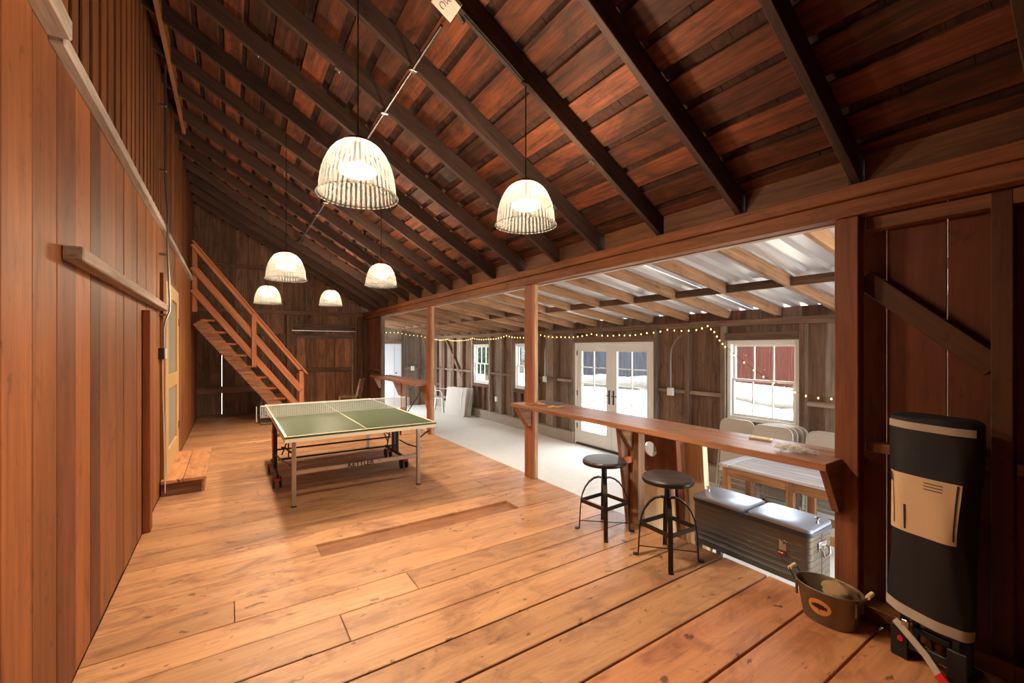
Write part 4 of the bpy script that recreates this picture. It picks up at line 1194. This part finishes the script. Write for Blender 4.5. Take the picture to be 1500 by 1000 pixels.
# ---- slatted bench table in the lean-to
bt = thing('slatted_table', 'low wooden table with slatted top and open framed sides in the lean-to', 'table', (4.93, 2.1, ZS))
TX0, TX1, TY0, TY1, TH = 4.63, 5.23, 1.30, 2.78, 0.62
nsl = 5
for k in range(nsl):
    a = TX0 + 0.0 + (TX1 - TX0) * k / nsl
    board('slat', (a + .003, TY0, ZS + TH - .03), (a + (TX1 - TX0) / nsl - .003, TY1 - 0.12, ZS + TH), 'silverY', bt, .003, (1.25, 1.4, 1.6))  # pale bluish tone paints daylight glare onto the slats
board('end_board', (TX0, TY1 - .116, ZS + TH - .03), (TX1, TY1, ZS + TH), 'silverX', bt, .003, (1.25, 1.4, 1.6))  # same painted glare as the slats
for xx in (TX0 + .03, TX1 - .09):
    for yy in (TY0 + .03, 2.02, TY1 - .10):
        board('leg', (xx, yy, ZS), (xx + .06, yy + .07, ZS + TH - .031), 'shedrZ', bt, .004, (1.0, .8, .6))
    board('side_rail', (xx + .005, TY0 + .101, ZS + TH - .13), (xx + .055, 2.019, ZS + TH - .031), 'shedrY', bt, .003, (1.0, .8, .6))
    board('side_rail', (xx + .005, 2.091, ZS + TH - .13), (xx + .055, TY1 - .101, ZS + TH - .031), 'shedrY', bt, .003, (1.0, .8, .6))
    board('low_rail', (xx + .005, TY0 + .101, ZS + .08), (xx + .055, 2.019, ZS + .15), 'shedrY', bt, .003, (1.0, .8, .6))
    board('low_rail', (xx + .005, 2.091, ZS + .08), (xx + .055, TY1 - .101, ZS + .15), 'shedrY', bt, .003, (1.0, .8, .6))

# ---- folding chairs leaning folded under the window
def make_fold():
    r = thing('folding_chair', 'x', 'folding chair')
    W = 0.225
    pts = []
    for y_, z in ((-W, 0.0), (-W, .80)): pts.append((0, y_, z))
    for k in range(7):
        a = pi - pi / 2 * k / 6; pts.append((0, -W + .09 + .09 * cos(a), .88 + .09 * sin(a)))
    for k in range(7):
        a = pi / 2 - pi / 2 * k / 6; pts.append((0, W - .09 + .09 * cos(a), .88 + .09 * sin(a)))
    pts += [(0, W, .80), (0, W, 0.0)]
    part('frame_tube', MB().tube(pts, .011, 8), 'beige', r, True)
    pn = [(p[1], p[2]) for p in pts[1:-1]]
    pn = [(y_ * .96, z - .008) for y_, z in pn]
    pn[0] = (pn[0][0], .70); pn[-1] = (pn[-1][0], .70)
    part('backrest', MB().prism([(-.008, y_, z) for y_, z in pn], (.012, 0, 0)), 'beige', r)
    part('seat_pan', MB().box((-.026, -.19, .27), (-.012, .19, .66), .006), 'beige', r)
    part('rear_legs', MB().tube([(.022, -.20, .03), (.022, -.19, .62), (.022, .19, .62), (.022, .20, .03)], .010, 8), 'beige', r, True)
    part('cross_bar', MB().tube([(0, -W, .14), (0, W, .14)], .007, 6).tube([(.022, -.2, .2), (.022, .2, .2)], .007, 6), 'beige', r)
    for sg in (-1, 1):
        part('foot_cap', MB().tube([(0, sg * W, 0), (0, sg * W, .025)], .013, 8), 'rubber', r)
    return r
fc0 = make_fold()
spots = [(5.52, 3.12, 'folded beige chair standing alone left of the chair stack under the window'),
         (5.40, 2.62, 'folded beige chair at the front of the stack under the window'),
         (5.472, 2.60, 'folded beige chair second from the front in the stack under the window'),
         (5.544, 2.575, 'folded beige chair third from the front in the stack under the window'),
         (5.616, 2.55, 'folded beige chair at the back of the stack under the window'),
         (5.44, 2.04, 'folded beige chair at the front of the pair beside the right post'),
         (5.512, 2.02, 'folded beige chair at the back of the pair beside the right post')]
for i, (x, y, lab) in enumerate(spots):
    o = fc0 if i == 0 else copy_tree(fc0)
    o.location = (x, y, ZS + .001); o.rotation_euler = (0, R(7.5), 0)
    tag(o, lab, 'folding chair', 'folding chairs under the window')

# ---- white plastic armchair
pc = thing('plastic_armchair', 'white moulded plastic armchair beside the leaning white tables', 'chair', (5.32, 12.12, ZS), R(-140))
part('seat', loft([(rrect(.22, .22, .06), .40), (rrect(.235, .235, .07), .415), (rrect(.23, .23, .07), .43)]), 'plastic', pc, True)
for sx in (-1, 1):
    part('leg', MB().beam((sx * .21, .21, .41), (sx * .25, .26, 0), .05, .045), 'plastic', pc)
    part('leg', MB().beam((sx * .20, -.20, .41), (sx * .23, -.27, 0), .05, .045), 'plastic', pc)
    part('armrest', MB().strap([(sx * .24, .24, .40), (sx * .265, .22, .60), (sx * .265, .14, .66), (sx * .26, -.05, .665), (sx * .23, -.20, .68)], (1, 0, 0), .055, .022), 'plastic', pc, True)
for k in range(5):
    xx = -.14 + .07 * k
    part('back_slat', MB().strap([(xx * 1.0, -.20, .42), (xx * 1.05, -.235, .6), (xx * 1.05, -.27, .80)], (1, 0, 0), .045, .014), 'plastic', pc, True)
part('back_rim', MB().tube([(-.20, -.20, .42), (-.22, -.24, .66), (-.19, -.275, .80), (0, -.29, .85), (.19, -.275, .80), (.22, -.24, .66), (.20, -.20, .42)], .02, 8), 'plastic', pc, True)

# ---- folded white tables leaning by the far window
def folded_table(lab, loc, rz, lean):
    t = thing('folded_table', lab, 'folding table', loc, rz)
    t.rotation_euler = (lean, 0, rz)
    for k, y_ in enumerate((0.0, 0.045)):
        p = part('table_top_half', loft([([(a, b_) for a, b_ in rrect(.42, .40, .05)], 0), ([(a, b_) for a, b_ in rrect(.42, .40, .05)], .036)]), 'putty', t, True, loc=(0, y_ + .036, .40), rot=(pi / 2, 0, 0))
    part('carry_strap', MB().strap([(.26, -.006, .80), (.25, -.012, .55), (.26, -.006, .2)], (1, 0, 0), .03, .004), 'plastic', t)
    part('handle', MB().tube([(-.06, .04, .80), (-.06, .04, .825), (.06, .04, .825), (.06, .04, .80)], .008, 6), 'black', t)
folded_table('folded white plastic table leaning in front beneath the farthest window', (5.30, 11.05, ZS + .005), R(-75), R(-7))
folded_table('folded white plastic table leaning behind against the lean-to wall', (5.42, 11.0, ZS + .005), R(-75), R(-7))

# ---- wooden chair beyond the table
wc = thing('wooden_chair', 'brown wooden chair standing before the end wall, mostly hidden by the table', 'chair', (2.45, 10.9, 0), R(60))
board_like = lambda nm, lo, hi, m: part(nm, MB().box(lo, hi, .004), m, wc)
board_like('seat', (-.21, -.21, .42), (.21, .21, .45), 'shedrX')
for sx in (-1, 1):
    board_like('leg', (sx * .19 - .02, .17, 0), (sx * .19 + .02, .21, .419), 'shedrZ')
    part('back_leg', MB().beam((sx * .19, -.19, 0), (sx * .19, -.19, .42), .04, .04, (0, 1, 0)).beam((sx * .19, -.19, .40), (sx * .17, -.29, .86), .04, .035, (0, 1, 0)), 'shedrZ', wc)
part('backrest', MB().strap([(0, -.2, .5), (0, -.24, .66), (0, -.285, .85)], (1, 0, 0), .32, .018), 'shedrZ', wc)

# ---- string lights
sl = thing('string_lights', 'string of warm fairy lights strung along the lean-to walls and over the window', 'string lights', (5.0, 9.0, 1.9))
path = [(3.35, 13.78, 2.27), (3.7, 13.78, 2.16), (4.6, 13.78, 2.12), (5.4, 13.78, 2.02), (5.76, 13.70, 1.93), (5.76, 12.5, 1.885), (5.76, 11.6, 1.84), (5.76, 10.8, 1.89), (5.76, 9.9, 1.85), (5.76, 9.0, 1.92), (5.76, 8.4, 1.86), (5.76, 7.6, 1.90), (5.76, 6.9, 1.84), (5.76, 6.0, 1.88), (5.76, 5.3, 1.84), (5.76, 4.7, 1.86), (5.76, 4.3, 1.90), (5.76, 3.8, 1.88), (5.76, 3.62, 1.93), (5.76, 3.52, 1.84), (5.76, 3.44, 1.72), (5.765, 3.36, 1.63), (5.77, 3.1, 1.42), (5.77, 2.85, 1.24), (5.77, 2.6, 1.12), (5.765, 2.36, 1.04), (5.765, 2.1, 1.03), (5.765, 1.5, 1.05)]
sl0 = Vector(sl.location)
path = [Vector(p) - sl0 for p in path]
fine = []
for a, b_ in zip(path[:-1], path[1:]):
    n = max(2, int((b_ - a).length / .12))
    for k in range(n):
        t = k / n; p = a.lerp(b_, t); p.z -= .03 * sin(pi * t) * min(1, (b_ - a).length); fine.append(p)
fine.append(path[-1])
part('wire', MB().tube(fine, .003, 5), 'wire', sl)
bme = MB().lathe([(0, .012), (.006, .009), (.009, 0), (.006, -.009), (0, -.013)], 8).mesh('fairy_bulb', True)
for p in fine[:-1]:
    link('fairy_bulb', bme, 'fairy', sl, (p.x - .004, p.y - .004, p.z - .013))

# ---- shed wall wiring
def wiring(lab, y, z, pts):
    w = thing('wall_conduit', lab, 'conduit', (XW - .1, y, z))
    part('pipe', MB().tube(pts, .011, 8), 'steel', w, True)
    part('outlet_box', MB().box((-.05, -.05, -.06), (.0, .05, .06), .004), 'plastic', w)
wiring('bent grey conduit and white box right of the french doors', 4.24, .92, [(-.02, 0, .06), (-.02, 0, .55), (-.02, -.02, .68), (-.02, -.09, .80), (-.02, -.20, .88)])
wiring('bent grey conduit and white box left of the french doors', 7.45, .92, [(-.02, 0, .06), (-.02, 0, .6), (-.02, -.05, .75), (-.02, -.25, .86)])
o = part('outlet_box', MB().box((XW - .14, 9.46, .22), (XW - .1, 9.55, .34), .004), 'plastic'); tag(o, 'white outlet box low on the wall below the farthest windows', 'electrical box')
w = thing('wall_conduit', 'pair of grey conduits and white box right of the white door', 'conduit', (4.93, YS - .06, .92))
part('pipe', MB().tube([(-.1, -.02, 1.2), (-.1, -.02, .12), (-.06, -.02, .02), (.12, -.02, 0)], .014, 8).tube([(-.05, -.02, 1.2), (-.05, -.02, .14), (-.02, -.02, .05), (.12, -.02, .03)], .012, 8), 'steel', w, True)
part('outlet_box', MB().box((.12, -.05, -.07), (.23, 0, .08), .004), 'plastic', w)
part('branch_pipe', MB().tube([(.23, -.02, 0), (.6, -.02, 0)], .009, 6), 'steel', w, True)

# ---- small things on the near bar
o = part('slate_tray', MB().box((-.09, -.17, 0), (.09, .17, .008), .003), 'slate', None, loc=(3.19 + .06, 4.05, BZ1 + .001)); tag(o, 'dark flat slate tray by the post on the bar counter', 'tray')
rnd = random.Random(11)
for k in range(9):
    s = rnd.uniform(.03, .05)
    v = [(-s * 1.4, 0, .006), (-s * .5, -s * .6, .0), (s * .6, -s * .5, .004), (s * 1.5, 0, .016), (s * .5, s * .6, .006), (-s * .5, s * .55, .008), (0, 0, .001)]
    o = part('dry_leaf', MB().prism(v[:6], (0, 0, .0025)), 'dryleaf', None, loc=(rnd.uniform(2.93, 3.10), 3.78 + rnd.uniform(-.05, .38), BZ1 + .002), rot=(rnd.uniform(-.1, .1), rnd.uniform(-.1, .1), rnd.uniform(0, 6)))
    tag(o, 'small curled brown dry leaf scattered beside the slate tray on the bar', 'leaf', 'dry leaves on the bar counter')
o = part('wood_offcut', MB().box((-.03, -.07, 0), (.03, .07, .012), .004), 'pale', None, loc=(3.24, 1.62, BZ1 + .001), rot=(0, 0, .15)); tag(o, 'flat pale wood offcut near the right end of the bar', 'wood piece')
rnd = random.Random(4); mb = MB()
for k in range(60):
    a = rnd.uniform(0, 2 * pi); r_ = rnd.uniform(0, .095)
    c = Vector((r_ * cos(a) * .8, r_ * sin(a) * 1.15, .012 + .02 * (1 - r_ / .095) * rnd.random()))
    m = Matrix.Translation(c) @ Matrix.Rotation(rnd.uniform(0, 6), 4, 'Z') @ Matrix.Rotation(rnd.uniform(-.7, .7), 4, 'X')
    s = rnd.uniform(.02, .035)
    mb.add([m @ Vector(p) for p in ((-s, -s * .6, 0), (0, -s * .7, .008), (s, -s * .5, 0), (s * .9, s * .5, -.004), (0, s * .6, .009), (-s, s * .5, 0))], [(0, 1, 4, 5), (1, 2, 3, 4)])
o = part('clear_wrap_bundle', mb, 'wrap', None, loc=(3.02, 1.30, BZ1 + .004)); tag(o, 'crumpled clear plastic wrap at the right end of the bar', 'plastic wrap'); o['kind'] = 'thing'
# ================================================================ OUTSIDE
yard = thing('ground', 'pale bright gravel yard outside the lean-to windows', 'ground', kind='structure')
part('yard_surface', MB().box((XW + 0.3, -30, -0.5), (60, 60, -0.36)), 'ground', yard)
part('yard_surface', MB().box((XD + 0.2, -30, -0.5), (XW + 0.3, -1.02, -0.365)), 'ground', yard)
part('yard_surface', MB().box((-30, YS + 0.2, -0.5), (XW + 0.3, 60, -0.365)), 'ground', yard)

def fence(name, label, mat, p0, p1, h, post_mat, seed):
    rnd = random.Random(seed)
    f = thing(name, label, 'fence', p0)
    d = Vector(p1) - Vector(p0); L = d.length; d.normalize()
    mb = MB(); s = 0.0
    ang = math.atan2(d.y, d.x)
    while s < L:
        mb.box((s, -0.012, 0.02), (s + 0.138, 0.012, h + rnd.uniform(-0.03, 0.03))); s += 0.145
    o = part('board_run', mb, mat, f, rot=(0, 0, ang)); o['kind'] = 'stuff'
    s = 0.0
    while s < L:
        part('fence_post', MB().box((s, -0.11, 0.0), (s + 0.1, -0.013, h + 0.1), 0.006), post_mat, f, rot=(0, 0, ang)); s += 2.4
    for z in (0.4, h - 0.3):
        part('fence_rail', MB().box((0, -0.05, z), (L, -0.013, z + 0.09), 0.004), post_mat, f, rot=(0, 0, ang))
    return f
fence('board_fence', 'dark grey board fence seen through the french doors', 'fence', (24, 14, -0.36), (20, 27, -0.36), 2.9, 'fence', 1)
fence('board_fence', 'red brown fence seen through the window above folding chairs', 'redfence', (20, 3.0, -0.36), (24.4, 14, -0.36), 3.2, 'pineZ', 2)
fence('board_fence', 'dark fence added behind the trees to dim the sky in the two far windows', 'fence', (19.8, 27.1, -0.36), (3, 31, -0.36), 2.9, 'fence', 6)  # fence run added to darken the bright view in the far windows
def logpile(x, y, L, r, ang, label):
    pts = []
    for k in range(9):
        s = L * (k / 8 - 0.5)
        pts.append((cos(ang) * s, sin(ang) * s + 0.12 * sin(k), r + 0.06 * sin(k * 1.7)))
    o = part('fallen_log', MB().tube(pts, [r * (0.8 + 0.3 * sin(k * 2.1) ** 2) for k in range(9)], 10), 'log', None, True, loc=(x, y, -0.37))
    tag(o, label, 'log')
logpile(15.6, 15.0, 5.0, 0.32, R(105), 'weathered grey log lying in the yard beyond the french doors')
logpile(15.5, 8.2, 5.5, 0.12, R(70), 'low grey log in the yard beyond the window above folding chairs')

def tree(x, y, h, rad, n, label, seed):
    rnd = random.Random(seed)
    t = thing('leafy_tree', label, 'tree', (x, y, -0.37))
    part('trunk', MB().tube([(0, 0, 0), (0.05, 0.02, h * 0.3), (-0.04, 0.06, h * 0.6), (0, 0, h * 0.85)], [0.16, 0.12, 0.09, 0.03], 8), 'bark', t, True)
    mb = MB()
    for k in range(n):
        a, b_ = rnd.uniform(0, 2 * pi), rnd.uniform(-1, 1)
        rr = rad * rnd.uniform(0.4, 1.0)
        c = Vector((rr * cos(a) * (1 - b_ * b_) ** .5, rr * sin(a) * (1 - b_ * b_) ** .5, h * 0.55 + h * 0.45 * b_ * rnd.uniform(.6, 1)))
        m = Matrix.Translation(c) @ Matrix.Rotation(rnd.uniform(0, 6), 4, 'Z') @ Matrix.Rotation(rnd.uniform(-1, 1), 4, 'X')
        s = rnd.uniform(0.06, 0.13)
        mb.add([m @ Vector(p) for p in ((-s, 0, 0), (0, -s * .45, 0.02), (s, 0, 0), (0, s * .45, 0.02))], [(0, 1, 2, 3)])
    o = part('foliage', mb, 'leaf', t); o['kind'] = 'stuff'
tree(13.0, 22.6, 3.4, 1.7, 6500, 'leafy green tree outside the farthest lean-to window', 3)
tree(16.8, 22.6, 3.6, 1.7, 6500, 'leafy green tree outside the window half hidden by the post', 4)
tree(9.6, 22.4, 3.0, 1.3, 4500, 'leafy green tree at the left edge of the farthest window', 5)
